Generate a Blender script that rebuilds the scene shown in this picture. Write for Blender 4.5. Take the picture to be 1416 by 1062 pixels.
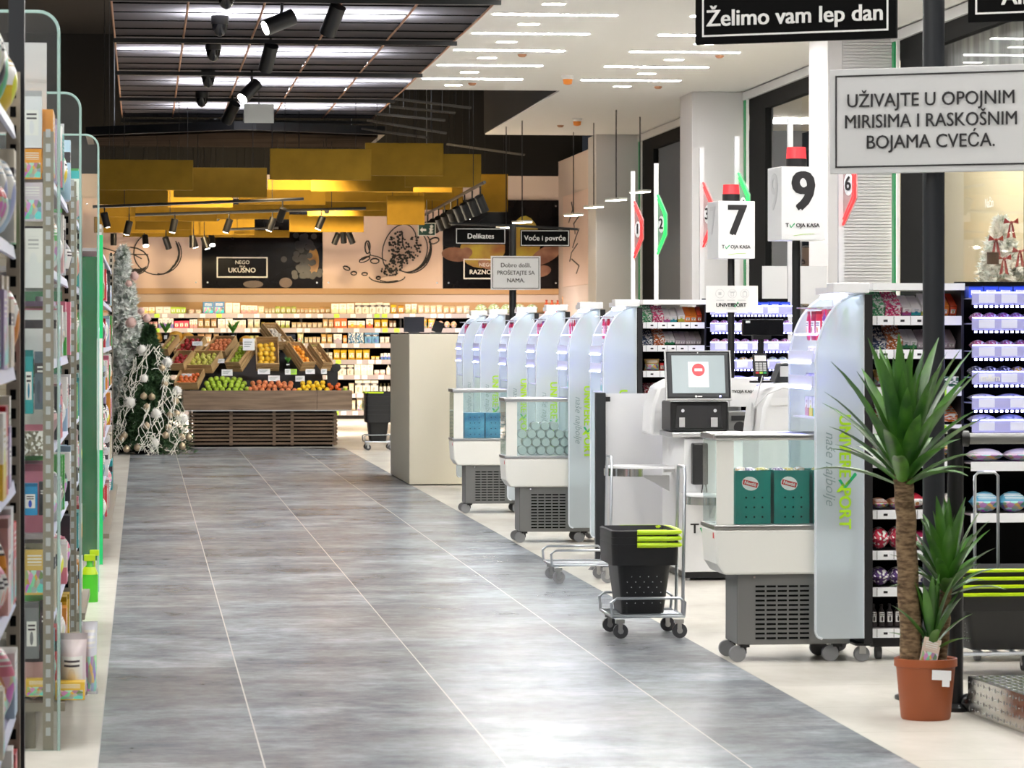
import bpy, math, random
from mathutils import Vector, Matrix
from math import sin, cos, pi, radians as rad

for _o in list(bpy.data.objects):
    bpy.data.objects.remove(_o)
R = random.Random(7)
sc = bpy.context.scene
COL = sc.collection

# ------------------------------------------------------------------ camera, world, exposure
F, H, HY = 4600.0, 1.42, 464.4            # focal length in px of a 1416 px wide frame, lens height, horizon row
TH = math.atan(511 / F)
CT, ST = cos(TH), sin(TH)
cam_d = bpy.data.cameras.new('camera')
cam_d.sensor_width = 36
cam_d.lens = F / 1416 * 36
cam_d.shift_y = -(531 - HY) / 1416
cam_d.clip_end = 200
cam_d.dof.use_dof = True
cam_d.dof.focus_distance = 21
cam_d.dof.aperture_fstop = 14
cam = bpy.data.objects.new('camera', cam_d)
cam.location = (0, 0, H)
cam.rotation_euler = (pi / 2, 0, -TH)
COL.objects.link(cam)
sc.camera = cam
w = bpy.data.worlds.new('night')
w.use_nodes = True
w.node_tree.nodes['Background'].inputs[0].default_value = (0.55, 0.6, 0.7, 1)
w.node_tree.nodes['Background'].inputs[1].default_value = 0.02
sc.world = w
sc.view_settings.view_transform = 'Standard'
sc.view_settings.look = 'None'
sc.view_settings.gamma = 1
sc.view_settings.exposure = 1.05
sc.cycles.max_bounces = 10
sc.cycles.transparent_max_bounces = 24
sc.cycles.caustics_reflective = False
sc.cycles.caustics_refractive = False
sc.cycles.sample_clamp_indirect = 6

STRIP_W = 62.0      # radiance of the ceiling strip lamps
SPOT_W = 430.0      # watts of a track spot over the produce

def PX(px, Y):      # world x of the picture column px in the plane y = Y
    a = (px - 708) / F
    return Y * (ST + a * CT) / (CT - a * ST)
def PZ(py, X, Y):
    return H + (HY - py) / F * (Y * CT + X * ST)
def GR(px, py):     # the floor point at a picture position
    d = F * H / (py - HY); a = (px - 708) / F
    return d * (ST + a * CT), d * (CT - a * ST)
def AT(px, py, Y):
    X = PX(px, Y)
    return Vector((X, Y, PZ(py, X, Y)))

# ------------------------------------------------------------------ mesh builder
class MB:
    def __init__(s):
        s.v, s.f, s.m = [], [], []
    def add(s, vs, fs, mi=0):
        o = len(s.v)
        s.v += [tuple(v) for v in vs]
        s.f += [tuple(i + o for i in f) for f in fs]
        s.m += [mi] * len(fs)
        return s
    def box(s, x0, x1, y0, y1, z0, z1, mi=0):
        return s.add([(x0, y0, z0), (x1, y0, z0), (x1, y1, z0), (x0, y1, z0), (x0, y0, z1), (x1, y0, z1), (x1, y1, z1), (x0, y1, z1)],
                     [(0, 3, 2, 1), (4, 5, 6, 7), (0, 1, 5, 4), (1, 2, 6, 5), (2, 3, 7, 6), (3, 0, 4, 7)], mi)
    def ring(s, c, ax, r, n, up=None):
        ax = Vector(ax).normalized()
        u = ax.orthogonal().normalized() if up is None else (Vector(up) - ax * ax.dot(Vector(up))).normalized()
        v = ax.cross(u)
        return [Vector(c) + (u * cos(2 * pi * k / n) + v * sin(2 * pi * k / n)) * r for k in range(n)]
    def cyl(s, p, q, r, r2=None, n=12, mi=0, caps=True):
        p, q = Vector(p), Vector(q)
        r2 = r if r2 is None else r2
        vs = s.ring(p, q - p, r, n) + s.ring(q, q - p, r2, n)
        fs = [(k, (k + 1) % n, n + (k + 1) % n, n + k) for k in range(n)]
        if caps:
            fs += [tuple(range(n - 1, -1, -1)), tuple(range(n, 2 * n))]
        return s.add(vs, fs, mi)
    def tube(s, pts, r, n=8, mi=0, closed=False):
        pts = [Vector(p) for p in pts]
        N = len(pts); vs = []; up = None
        for i, p in enumerate(pts):
            a = pts[(i - 1) % N] if (i > 0 or closed) else p
            b = pts[(i + 1) % N] if (i < N - 1 or closed) else p
            t = (b - a).normalized()
            if up is None:
                up = t.orthogonal().normalized()
            up = (up - t * t.dot(up)).normalized()
            rr = r[i] if isinstance(r, (list, tuple)) else r
            v = t.cross(up)
            vs += [p + (up * cos(2 * pi * k / n) + v * sin(2 * pi * k / n)) * rr for k in range(n)]
        fs = []
        for i in range(N if closed else N - 1):
            j = (i + 1) % N
            fs += [(i * n + k, i * n + (k + 1) % n, j * n + (k + 1) % n, j * n + k) for k in range(n)]
        if not closed:
            fs += [tuple(range(n - 1, -1, -1)), tuple(range((N - 1) * n, N * n))]
        return s.add(vs, fs, mi)
    def lathe(s, prof, c=(0, 0, 0), n=16, mi=0, sx=1, sy=1):
        vs = []
        for r, z in prof:
            vs += [(c[0] + sx * r * cos(2 * pi * k / n), c[1] + sy * r * sin(2 * pi * k / n), c[2] + z) for k in range(n)]
        N = len(prof)
        fs = [(i * n + k, i * n + (k + 1) % n, (i + 1) * n + (k + 1) % n, (i + 1) * n + k) for i in range(N - 1) for k in range(n)]
        if prof[0][0] > 0: fs.append(tuple(range(n - 1, -1, -1)))
        if prof[-1][0] > 0: fs.append(tuple(range((N - 1) * n, N * n)))
        return s.add(vs, fs, mi)
    def ball(s, c, r, nu=12, nv=8, k=(1, 1, 1), mi=0):
        prof = [(max(1e-4, r * sin(pi * i / nv)), -r * cos(pi * i / nv)) for i in range(nv + 1)]
        vs = []
        for a, z in prof:
            vs += [(c[0] + k[0] * a * cos(2 * pi * j / nu), c[1] + k[1] * a * sin(2 * pi * j / nu), c[2] + k[2] * z) for j in range(nu)]
        fs = [(i * nu + j, i * nu + (j + 1) % nu, (i + 1) * nu + (j + 1) % nu, (i + 1) * nu + j) for i in range(nv) for j in range(nu)]
        return s.add(vs, fs, mi)
    def prism(s, poly, a, b, ax='y', mi=0):
        P = {'y': lambda u, v, t: (u, t, v), 'x': lambda u, v, t: (t, u, v), 'z': lambda u, v, t: (u, v, t)}[ax]
        n = len(poly)
        vs = [P(u, v, a) for u, v in poly] + [P(u, v, b) for u, v in poly]
        fs = [(k, (k + 1) % n, n + (k + 1) % n, n + k) for k in range(n)] + [tuple(range(n - 1, -1, -1)), tuple(range(n, 2 * n))]
        return s.add(vs, fs, mi)
    def frame(s, x0, x1, z0, z1, t, y0, y1, mi=0):      # a rectangular border in the xz plane
        s.box(x0, x1, y0, y1, z0, z0 + t, mi); s.box(x0, x1, y0, y1, z1 - t, z1, mi)
        s.box(x0, x0 + t, y0, y1, z0 + t, z1 - t, mi); return s.box(x1 - t, x1, y0, y1, z0 + t, z1 - t, mi)
    def grid(s, fn, nu, nv, mi=0):
        vs = [fn(i / nu, j / nv) for j in range(nv + 1) for i in range(nu + 1)]
        return s.add(vs, [(j * (nu + 1) + i, j * (nu + 1) + i + 1, (j + 1) * (nu + 1) + i + 1, (j + 1) * (nu + 1) + i) for j in range(nv) for i in range(nu)], mi)
    def xf(s, M, i0=0):
        for i in range(i0, len(s.v)):
            s.v[i] = tuple(M @ Vector(s.v[i]))
        return s
    def mesh(s, name, mats, smooth=0.7):
        me = bpy.data.meshes.new(name)
        me.from_pydata(s.v, [], s.f)
        mats = mats if isinstance(mats, (list, tuple)) else [mats]
        for m in mats:
            me.materials.append(m)
        if len(mats) > 1:
            me.polygons.foreach_set('material_index', s.m)
        import bmesh as _b
        bm = _b.new(); bm.from_mesh(me); _b.ops.recalc_face_normals(bm, faces=bm.faces); bm.to_mesh(me); bm.free()
        if smooth:
            me.polygons.foreach_set('use_smooth', [True] * len(me.polygons))
            me.set_sharp_from_angle(angle=smooth)
        me.update()
        return me
    def obj(s, name, mats, parent=None, loc=None, bevel=0, smooth=0.7, rot=None):
        o = bpy.data.objects.new(name, s.mesh(name, mats, smooth))
        COL.objects.link(o)
        if loc is not None: o.location = loc
        if rot is not None: o.rotation_euler = rot
        if parent is not None: o.parent = parent
        if bevel:
            b = o.modifiers.new('bevel', 'BEVEL'); b.width = bevel; b.segments = 2; b.limit_method = 'ANGLE'
        return o

def tag(o, label=None, cat=None, group=None, kind=None):
    if label: o['label'] = label
    if cat: o['category'] = cat
    if group: o['group'] = group
    if kind: o['kind'] = kind
    return o
def thing(name, label, cat, loc=(0, 0, 0), rz=0, group=None):
    o = bpy.data.objects.new(name, None)
    o.empty_display_size = .1
    COL.objects.link(o)
    o.location = loc; o.rotation_euler = (0, 0, rz)
    return tag(o, label, cat, group)
def struct(o):
    o['kind'] = 'structure'; return o
def copy_tree(o, loc=None, rz=None, label=None, group=None, parent=None):
    c = o.copy(); COL.objects.link(c)
    if parent is not None: c.parent = parent
    if loc is not None: c.location = loc
    if rz is not None: c.rotation_euler = (0, 0, rz)
    if label: c['label'] = label
    if group: c['group'] = group
    for ch in list(o.children): copy_tree(ch, parent=c)
    return c

# ------------------------------------------------------------------ materials
def nodes(name):
    m = bpy.data.materials.new(name); m.use_nodes = True
    nt = m.node_tree
    return m, nt, nt.nodes['Principled BSDF']
def mat(name, col, rough=.5, metal=0, alpha=1, emit=0, ecol=None, trans=0, spec=.5, coat=0):
    m, nt, b = nodes(name)
    b.inputs['Base Color'].default_value = (*col, 1)
    b.inputs['Roughness'].default_value = rough
    b.inputs['Metallic'].default_value = metal
    b.inputs['Alpha'].default_value = alpha
    b.inputs['Transmission Weight'].default_value = trans
    b.inputs['Specular IOR Level'].default_value = spec
    b.inputs['Coat Weight'].default_value = coat
    if emit:
        b.inputs['Emission Color'].default_value = (*(ecol or col), 1)
        b.inputs['Emission Strength'].default_value = emit
    return m
def L(nt, a, b): nt.links.new(a, b)
def N(nt, t, **kw):
    n = nt.nodes.new('ShaderNode' + t)
    for k, v in kw.items(): setattr(n, k, v)
    return n
def coords(nt, scale, which='Object'):
    tc = N(nt, 'TexCoord'); mp = N(nt, 'Mapping')
    mp.inputs['Scale'].default_value = scale
    L(nt, tc.outputs[which], mp.inputs[0]); return mp.outputs[0]
def ramp(nt, fac, stops):
    r = N(nt, 'ValToRGB'); e = r.color_ramp.elements
    while len(e) < len(stops): e.new(.5)
    for k, (p, c) in enumerate(stops):
        e[k].position = p; e[k].color = (*c, 1)
    L(nt, fac, r.inputs[0]); return r.outputs[0]
def noisy(name, c1, c2, scale=(8, 8, 8), rough=.5, metal=0, detail=4, bump=0, lo=.35, hi=.65, which='Object', spec=.5):
    m, nt, b = nodes(name)
    n = N(nt, 'TexNoise'); n.inputs['Scale'].default_value = 1; n.inputs['Detail'].default_value = detail
    L(nt, coords(nt, scale, which), n.inputs['Vector'])
    L(nt, ramp(nt, n.outputs['Fac'], [(lo, c1), (hi, c2)]), b.inputs['Base Color'])
    b.inputs['Roughness'].default_value = rough; b.inputs['Metallic'].default_value = metal
    b.inputs['Specular IOR Level'].default_value = spec
    if bump:
        bp = N(nt, 'Bump'); bp.inputs['Strength'].default_value = bump; bp.inputs['Distance'].default_value = .01
        L(nt, n.outputs['Fac'], bp.inputs['Height']); L(nt, bp.outputs[0], b.inputs['Normal'])
    return m
def clear(name, tint, refl=.08, diff=0.0, dcol=(1, 1, 1), rough=.02):   # clear or milky sheet: see-through + white scatter + gloss
    m = bpy.data.materials.new(name); m.use_nodes = True
    nt = m.node_tree; nt.nodes.clear()
    out = N(nt, 'OutputMaterial'); t = N(nt, 'BsdfTransparent'); g = N(nt, 'BsdfGlossy')
    t.inputs[0].default_value = (*tint, 1); g.inputs['Roughness'].default_value = rough
    mx = N(nt, 'MixShader'); fr = N(nt, 'Fresnel'); fr.inputs[0].default_value = 1.25
    ad = N(nt, 'Math', operation='ADD'); ad.inputs[1].default_value = refl; L(nt, fr.outputs[0], ad.inputs[0])
    bf = N(nt, 'NewGeometry'); iv = N(nt, 'Math', operation='SUBTRACT'); iv.inputs[0].default_value = 1; L(nt, bf.outputs['Backfacing'], iv.inputs[1])
    ml_ = N(nt, 'Math', operation='MULTIPLY'); L(nt, ad.outputs[0], ml_.inputs[0]); L(nt, iv.outputs[0], ml_.inputs[1])
    L(nt, ml_.outputs[0], mx.inputs[0]); L(nt, g.outputs[0], mx.inputs[2])
    if diff:
        d = N(nt, 'BsdfDiffuse'); tl = N(nt, 'BsdfTranslucent'); m1 = N(nt, 'MixShader'); m2 = N(nt, 'MixShader')
        d.inputs[0].default_value = tl.inputs[0].default_value = (*dcol, 1)
        m1.inputs[0].default_value = .4; m2.inputs[0].default_value = diff
        L(nt, d.outputs[0], m1.inputs[1]); L(nt, tl.outputs[0], m1.inputs[2])
        L(nt, t.outputs[0], m2.inputs[1]); L(nt, m1.outputs[0], m2.inputs[2]); L(nt, m2.outputs[0], mx.inputs[1])
    else:
        L(nt, t.outputs[0], mx.inputs[1])
    L(nt, mx.outputs[0], out.inputs[0])
    return m
def packmat(name, style):
    """Printed packaging: the object's own colour with a label, a band or a picture, in the packet's own coordinates."""
    m, nt, b = nodes(name)
    oi = N(nt, 'ObjectInfo'); tc = N(nt, 'TexCoord'); sx = N(nt, 'SeparateXYZ'); L(nt, tc.outputs['Generated'], sx.inputs[0])
    def mth(op, a, c=None, d=None):
        n = N(nt, 'Math', operation=op)
        for i, q in enumerate((a, c, d)):
            if q is None: continue
            if isinstance(q, (int, float)): n.inputs[i].default_value = q
            else: L(nt, q, n.inputs[i])
        return n.outputs[0]
    gx, gz = sx.outputs[0], sx.outputs[2]
    def rect(x0, x1, z0, z1):
        a = mth('COMPARE', gx, (x0 + x1) / 2, (x1 - x0) / 2); c = mth('COMPARE', gz, (z0 + z1) / 2, (z1 - z0) / 2)
        return mth('MULTIPLY', a, c)
    def disc(x, z, r):
        a = mth('SUBTRACT', gx, x); c = mth('SUBTRACT', gz, z)
        return mth('LESS_THAN', mth('ADD', mth('MULTIPLY', a, a), mth('MULTIPLY', c, c)), r * r)
    def mix(f, c1, c2):
        n = N(nt, 'MixRGB')
        for i, q in ((0, f), (1, c1), (2, c2)):
            if isinstance(q, tuple): n.inputs[i].default_value = (*q, 1)
            else: L(nt, q, n.inputs[i])
        return n.outputs[0]
    hs = N(nt, 'HueSaturation'); hs.inputs['Saturation'].default_value = 1.1; hs.inputs['Value'].default_value = .55
    L(nt, oi.outputs['Color'], hs.inputs['Color'])
    h2 = N(nt, 'HueSaturation'); h2.inputs['Hue'].default_value = .56; L(nt, oi.outputs['Color'], h2.inputs['Color'])
    c = oi.outputs['Color']; W = (.9, .88, .84); K = (.05, .04, .05)
    lines = lambda z0, z1, x0=.25, x1=.75: mth('MULTIPLY', rect(x0, x1, z0, z1), mth('LESS_THAN', mth('FRACT', mth('MULTIPLY', gz, 14)), .45))
    if style == 'label':
        c = mix(rect(.16, .84, .22, .66), c, W); c = mix(disc(.5, .36, .12), c, h2.outputs[0]); c = mix(lines(.48, .64), c, K)
        c = mix(rect(0, 1, .9, 1), c, hs.outputs[0])
    elif style == 'band':
        c = mix(rect(0, 1, 0, .42), W, c); c = mix(disc(.5, .4, .2), c, h2.outputs[0]); c = mix(lines(.66, .86), c, hs.outputs[0])
    elif style == 'top':
        c = mix(rect(0, 1, .62, .8), c, K); c = mix(lines(.64, .78), c, W); c = mix(disc(.4, .3, .2), c, hs.outputs[0]); c = mix(disc(.6, .24, .13), c, h2.outputs[0])
    elif style == 'photo':
        n = N(nt, 'TexVoronoi'); n.inputs['Scale'].default_value = 5; L(nt, tc.outputs['Generated'], n.inputs['Vector'])
        c = mix(mth('MULTIPLY', rect(.06, .94, .05, .55), .8), c, n.outputs['Color']); c = mix(lines(.66, .9, .15, .85), c, W)
    elif style == 'bits':
        n = N(nt, 'TexVoronoi'); n.inputs['Scale'].default_value = 9; L(nt, tc.outputs['Generated'], n.inputs['Vector'])
        s2 = N(nt, 'SeparateColor'); L(nt, n.outputs['Color'], s2.inputs[0])
        c = mix(mth('GREATER_THAN', s2.outputs[0], .55), c, W); c = mix(mth('GREATER_THAN', s2.outputs[1], .8), c, hs.outputs[0])
    L(nt, c, b.inputs['Base Color'])
    b.inputs['Roughness'].default_value = .35
    return m

M = dict(
    white=mat('white_gloss', (.83, .83, .84), .25), wmatt=mat('white_matt', (.8, .79, .78), .7), cream=mat('cream_board', (.72, .66, .52), .45),
    black=mat('black_plastic', (.005, .005, .006), .4), bmatt=mat('black_matt', (.004, .004, .004), .75, spec=.08), dark=mat('charcoal_metal', (.016, .015, .016), .45, .3),
    char=mat('charcoal_paint', (.014, .016, .02), .4), steel=mat('brushed_steel', (.5, .5, .5), .28, 1), chrome=mat('chrome', (.75, .77, .8), .12, 1),
    grey=mat('grey_metal', (.19, .19, .185), .42, .35), lgrey=mat('light_grey', (.55, .55, .56), .5), plas=mat('ivory_plastic', (.76, .75, .7), .4),
    lime=mat('lime_plastic', (.5, .72, .01), .35), green=mat('check_green', (.01, .36, .12), .5), txtlime=mat('lime_print', (.36, .62, .005), .5),
    ink=mat('black_ink', (.015, .013, .015), .6), pale=mat('pale_print', (.86, .85, .83), .6), greyink=mat('grey_ink', (.22, .27, .27), .6),
    tyre=mat('grey_tyre', (.22, .22, .23), .6), dtyre=mat('dark_tyre', (.04, .04, .045), .6), red=mat('red_print', (.6, .02, .02), .5),
    copper=mat('copper_trim', (.42, .2, .11), .45, .4), wire=mat('zinc_wire', (.55, .58, .62), .3, .9), card=mat('white_card', (.84, .84, .85), .55),
    tagl=mat('lime_tag', (.42, .75, .05), .5), paperw=mat('paper', (.86, .85, .8), .6), terra=mat('terracotta_plastic', (.34, .085, .025), .5),
    shopfill=mat('shop_fill', (1, 1, 1), .5, emit=5, ecol=(1, .95, .85)), lamp=mat('lamp_white', (1, 1, 1), .5, emit=STRIP_W, ecol=(1, .985, .95)), bulb=mat('spot_lens', (1, 1, .95), .4, emit=22, ecol=(1, .95, .82)),
    tube=mat('cool_fill_tube', (1, 1, 1), .5, emit=5, ecol=(.75, .82, 1)), led=mat('blue_white_led', (.7, .75, 1), .4, emit=7, ecol=(.36, .38, 1)), neonr=mat('red_neon', (.4, .01, .01), .4, emit=1.5, ecol=(1, .02, .02)),
    neong=mat('green_neon', (.01, .3, .05), .4, emit=1.1, ecol=(.01, .9, .08)), gled=mat('green_strip', (.003, .13, .04), .4, emit=.05, ecol=(.02, .8, .25)),
    beacon=mat('red_beacon', (.5, .02, .025), .25, emit=.5, ecol=(1, .06, .07)), screen=mat('screen', (.2, .24, .25), .15, emit=.13, ecol=(.62, .74, .78)),
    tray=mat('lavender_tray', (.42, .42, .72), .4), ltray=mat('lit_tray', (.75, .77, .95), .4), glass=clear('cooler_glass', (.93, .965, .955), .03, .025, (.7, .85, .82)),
    win=clear('window_glass', (.9, .92, .92), .0), plexi=clear('plexiglass', (.93, .95, .945), .015, .02), plexi_edge=clear('plexi_edge', (.6, .8, .75), .1, .5, (.7, .85, .82)),
    frost=clear('frosted_acrylic', (.86, .92, .95), .03, .54, (.86, .91, .94), .3), frost_edge=clear('frosted_edge', (.8, .9, .95), .03, .85, (.95, .97, 1), .3),
    gacr=clear('green_acrylic', (.01, .25, .08), .05, .75, (.002, .2, .06)), gedge=mat('green_acrylic_edge', (.01, .55, .16), .3),
    teal=noisy('teal_box', (.002, .17, .15), (.004, .24, .2), (6, 6, 6), .4), blueb=noisy('blue_box', (.02, .16, .34), (.1, .42, .62), (5, 5, 9), .4, bump=0),
    needle=noisy('fir_needles', (.012, .045, .012), (.05, .12, .04), (9, 9, 9), .7), snow=noisy('snowy_needles', (.24, .32, .24), (.88, .9, .87), (14, 14, 14), .8, lo=.33, hi=.5),
    garland=mat('frosted_garland', (.78, .77, .68), .6), fluff=mat('white_fluff', (.86, .84, .8), .9), gold=mat('champagne_bauble', (.55, .44, .3), .3, .6), pinkf=mat('pink_fluff', (.8, .56, .52), .9),
    leafy=noisy('yucca_leaf', (.022, .09, .012), (.09, .25, .03), (12, 12, 4), .35), bark=noisy('yucca_bark', (.08, .045, .02), (.26, .17, .09), (30, 30, 90), .9, bump=.6),
    wood=noisy('grey_oak', (.16, .1, .06), (.27, .185, .12), (2, 2, 26), .5), slat=noisy('dark_oak_slat', (.09, .055, .03), (.17, .11, .065), (2, 2, 20), .55),
    crate=noisy('pine_crate', (.45, .27, .11), (.62, .42, .2), (3, 3, 18), .6), baffle=noisy('ochre_felt', (.22, .125, .01), (.27, .155, .013), (3, 3, 3), .8, spec=.2),
    wall=mat('warm_white_wall', (.68, .575, .53), .8), col=mat('white_column', (.55, .535, .545), .7), ceil=mat('white_ceiling', (.8, .79, .785), .8), void=mat('black_void', (.003, .0026, .0026), .9),
    diamond=mat('diamond_plate', (.55, .53, .5), .2, 1), shelf=mat('grey_shelf', (.38, .34, .36), .4, .2), gwood=mat('beech_board', (.55, .33, .16), .5),
    rustic=noisy('weathered_grey', (.12, .12, .12), (.5, .49, .48), (5, 5, .7), .6), khaki=mat('khaki_base', (.3, .26, .2), .5), bag=mat('polythene', (.85, .86, .9), .2, alpha=.55),
    scr=mat('black_screen', (.01, .01, .012), .12), pink=mat('pink_print', (.85, .3, .32), .5), fol=noisy('herb_leaf', (.04, .2, .02), (.15, .42, .05), (20, 20, 20), .6),
    ribbon=mat('wine_red_ribbon', (.22, .01, .015), .6), fish=mat('orange_detector', (.8, .25, .03), .5), chalk=mat('dusky_plaque', (.5, .51, .48), .5), bin=mat('blue_bin', (.05, .09, .6), .35),
)
PK = {s: packmat('packaging_' + s, s) for s in ('label', 'band', 'top', 'photo', 'bits')}

# ------------------------------------------------------------------ lettering
def text_mesh(s, size, bold=0, align='CENTER', name='lettering', spacing=1.0, shear=0, sx=1.0, m=None):
    cu = bpy.data.curves.new('t', 'FONT')
    cu.body = s; cu.size = size; cu.align_x = align; cu.align_y = 'CENTER'
    cu.extrude = .0006; cu.space_character = spacing; cu.shear = shear; cu.resolution_u = 3
    o = bpy.data.objects.new('t', cu); COL.objects.link(o)
    me = bpy.data.meshes.new_from_object(o.evaluated_get(bpy.context.evaluated_depsgraph_get()))
    bpy.data.objects.remove(o); bpy.data.curves.remove(cu)
    if bold > .004:                                            # heavier strokes: the letters laid over themselves, slightly shifted
        import bmesh as _b
        bm = _b.new()
        for du, dv in ((-1, -.4), (1, -.4), (0, .5), (-1, .5), (1, .5)):
            c = me.copy(); c.transform(Matrix.Translation((du * bold * size * .8, dv * bold * size * .6, .0003 * (2 + du + 3 * dv)))); bm.from_mesh(c); bpy.data.meshes.remove(c)
        bm.to_mesh(me); bm.free()
    me.transform(Matrix.Rotation(pi / 2, 4, 'X') @ Matrix.Scale(sx, 4, (1, 0, 0)))
    me.materials.clear(); me.materials.append(m or M['ink'])
    me.name = name
    return me
def text(s, loc, size, m, parent=None, bold=.02, rot=None, name='lettering', **kw):
    o = bpy.data.objects.new(name, text_mesh(s, size, bold, m=m, name=name, **kw))
    COL.objects.link(o); o.location = loc
    if rot: o.rotation_euler = rot
    if parent is not None: o.parent = parent
    return o

# ------------------------------------------------------------------ packets, jars, bottles: one mesh each, copied
def carton():
    return MB().box(-.5, .5, -.5, .5, 0, 1)
def pouch():
    def side(sg):
        def f(u, v):
            x = (u - .5) * (1 - .12 * sin(pi * v)); b = (sin(pi * u) ** .6) * (sin(pi * min(1, v * 1.02 + .0)) ** .5 if v < .5 else sin(pi * v) ** .8)
            return (x, sg * .5 * b * (1 if v < .9 else .3) - 0, v)
        return f
    m = MB(); m.grid(side(-1), 8, 10); m.grid(side(1), 8, 10); return m
def cushion_bag():
    def f(sg):
        return lambda u, v: ((u - .5), (v - .5), .5 + sg * .5 * (sin(pi * u) ** .5) * (sin(pi * v) ** .5))
    m = MB(); m.grid(f(-1), 8, 8); m.grid(f(1), 8, 8); return m
def jar():
    return MB().lathe([(.42, 0), (.5, .06), (.5, .7), (.4, .8), (.4, .82), (.47, .82), (.47, .98), (.4, 1)], n=14)
def bottle():
    return MB().lathe([(.42, 0), (.5, .05), (.5, .55), (.42, .68), (.18, .8), (.17, .9), (.22, .9), (.22, 1), (.1, 1)], n=14)
TPL = {}
for st in PK:
    TPL['carton_' + st] = carton().mesh('carton_' + st, PK[st], .5)
    TPL['pouch_' + st] = pouch().mesh('pouch_' + st, PK[st], 1.2)
    TPL['bag_' + st] = cushion_bag().mesh('bag_' + st, PK[st], 1.2)
    TPL['jar_' + st] = jar().mesh('jar_' + st, PK[st])
    TPL['bottle_' + st] = bottle().mesh('bottle_' + st, PK[st])
ORD = 'first second third fourth fifth sixth seventh eighth ninth tenth eleventh twelfth thirteenth fourteenth fifteenth sixteenth seventeenth eighteenth nineteenth twentieth'.split()
ORD += ['twenty-' + q for q in ORD[:9]] + ['thirtieth'] + ['thirty-' + q for q in ORD[:9]]
NUM = 'one two three four five six seven eight nine ten eleven twelve thirteen fourteen fifteen'.split()
def put(tpl, name, cat, label, loc, size, col, rz=0, group=None, rx=0, ry=0):
    o = bpy.data.objects.new(name, TPL[tpl]); COL.objects.link(o)
    o.location = loc; o.scale = size; o.rotation_euler = (rx, ry, rz); o.color = (*col, 1)
    return tag(o, label, cat, group)
def run(shelf, desc, tpl, name, cat, col, w_, h_, d_, n, start, direc=(1, 0, 0), rz=0, gap=.008, group=None, jit=.03, end='left', rx=0):
    """n packets side by side; every one says its place in its own run."""
    D = Vector(direc)
    for i in range(n):
        p = Vector(start) + D * ((w_ + gap) * (i + .5))
        if n == 1: lab = f'{desc}, the only one, {shelf}'
        else: lab = f'{ORD[i]} {desc} from {end}, {shelf}'
        k = 1 + R.uniform(-jit, jit)
        c = [min(1, max(0, q * R.uniform(.93, 1.05))) for q in col]
        put(tpl, name, cat, lab, p, (w_, d_, h_ * k), c, rz + R.uniform(-.03, .03), group, rx)
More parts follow.
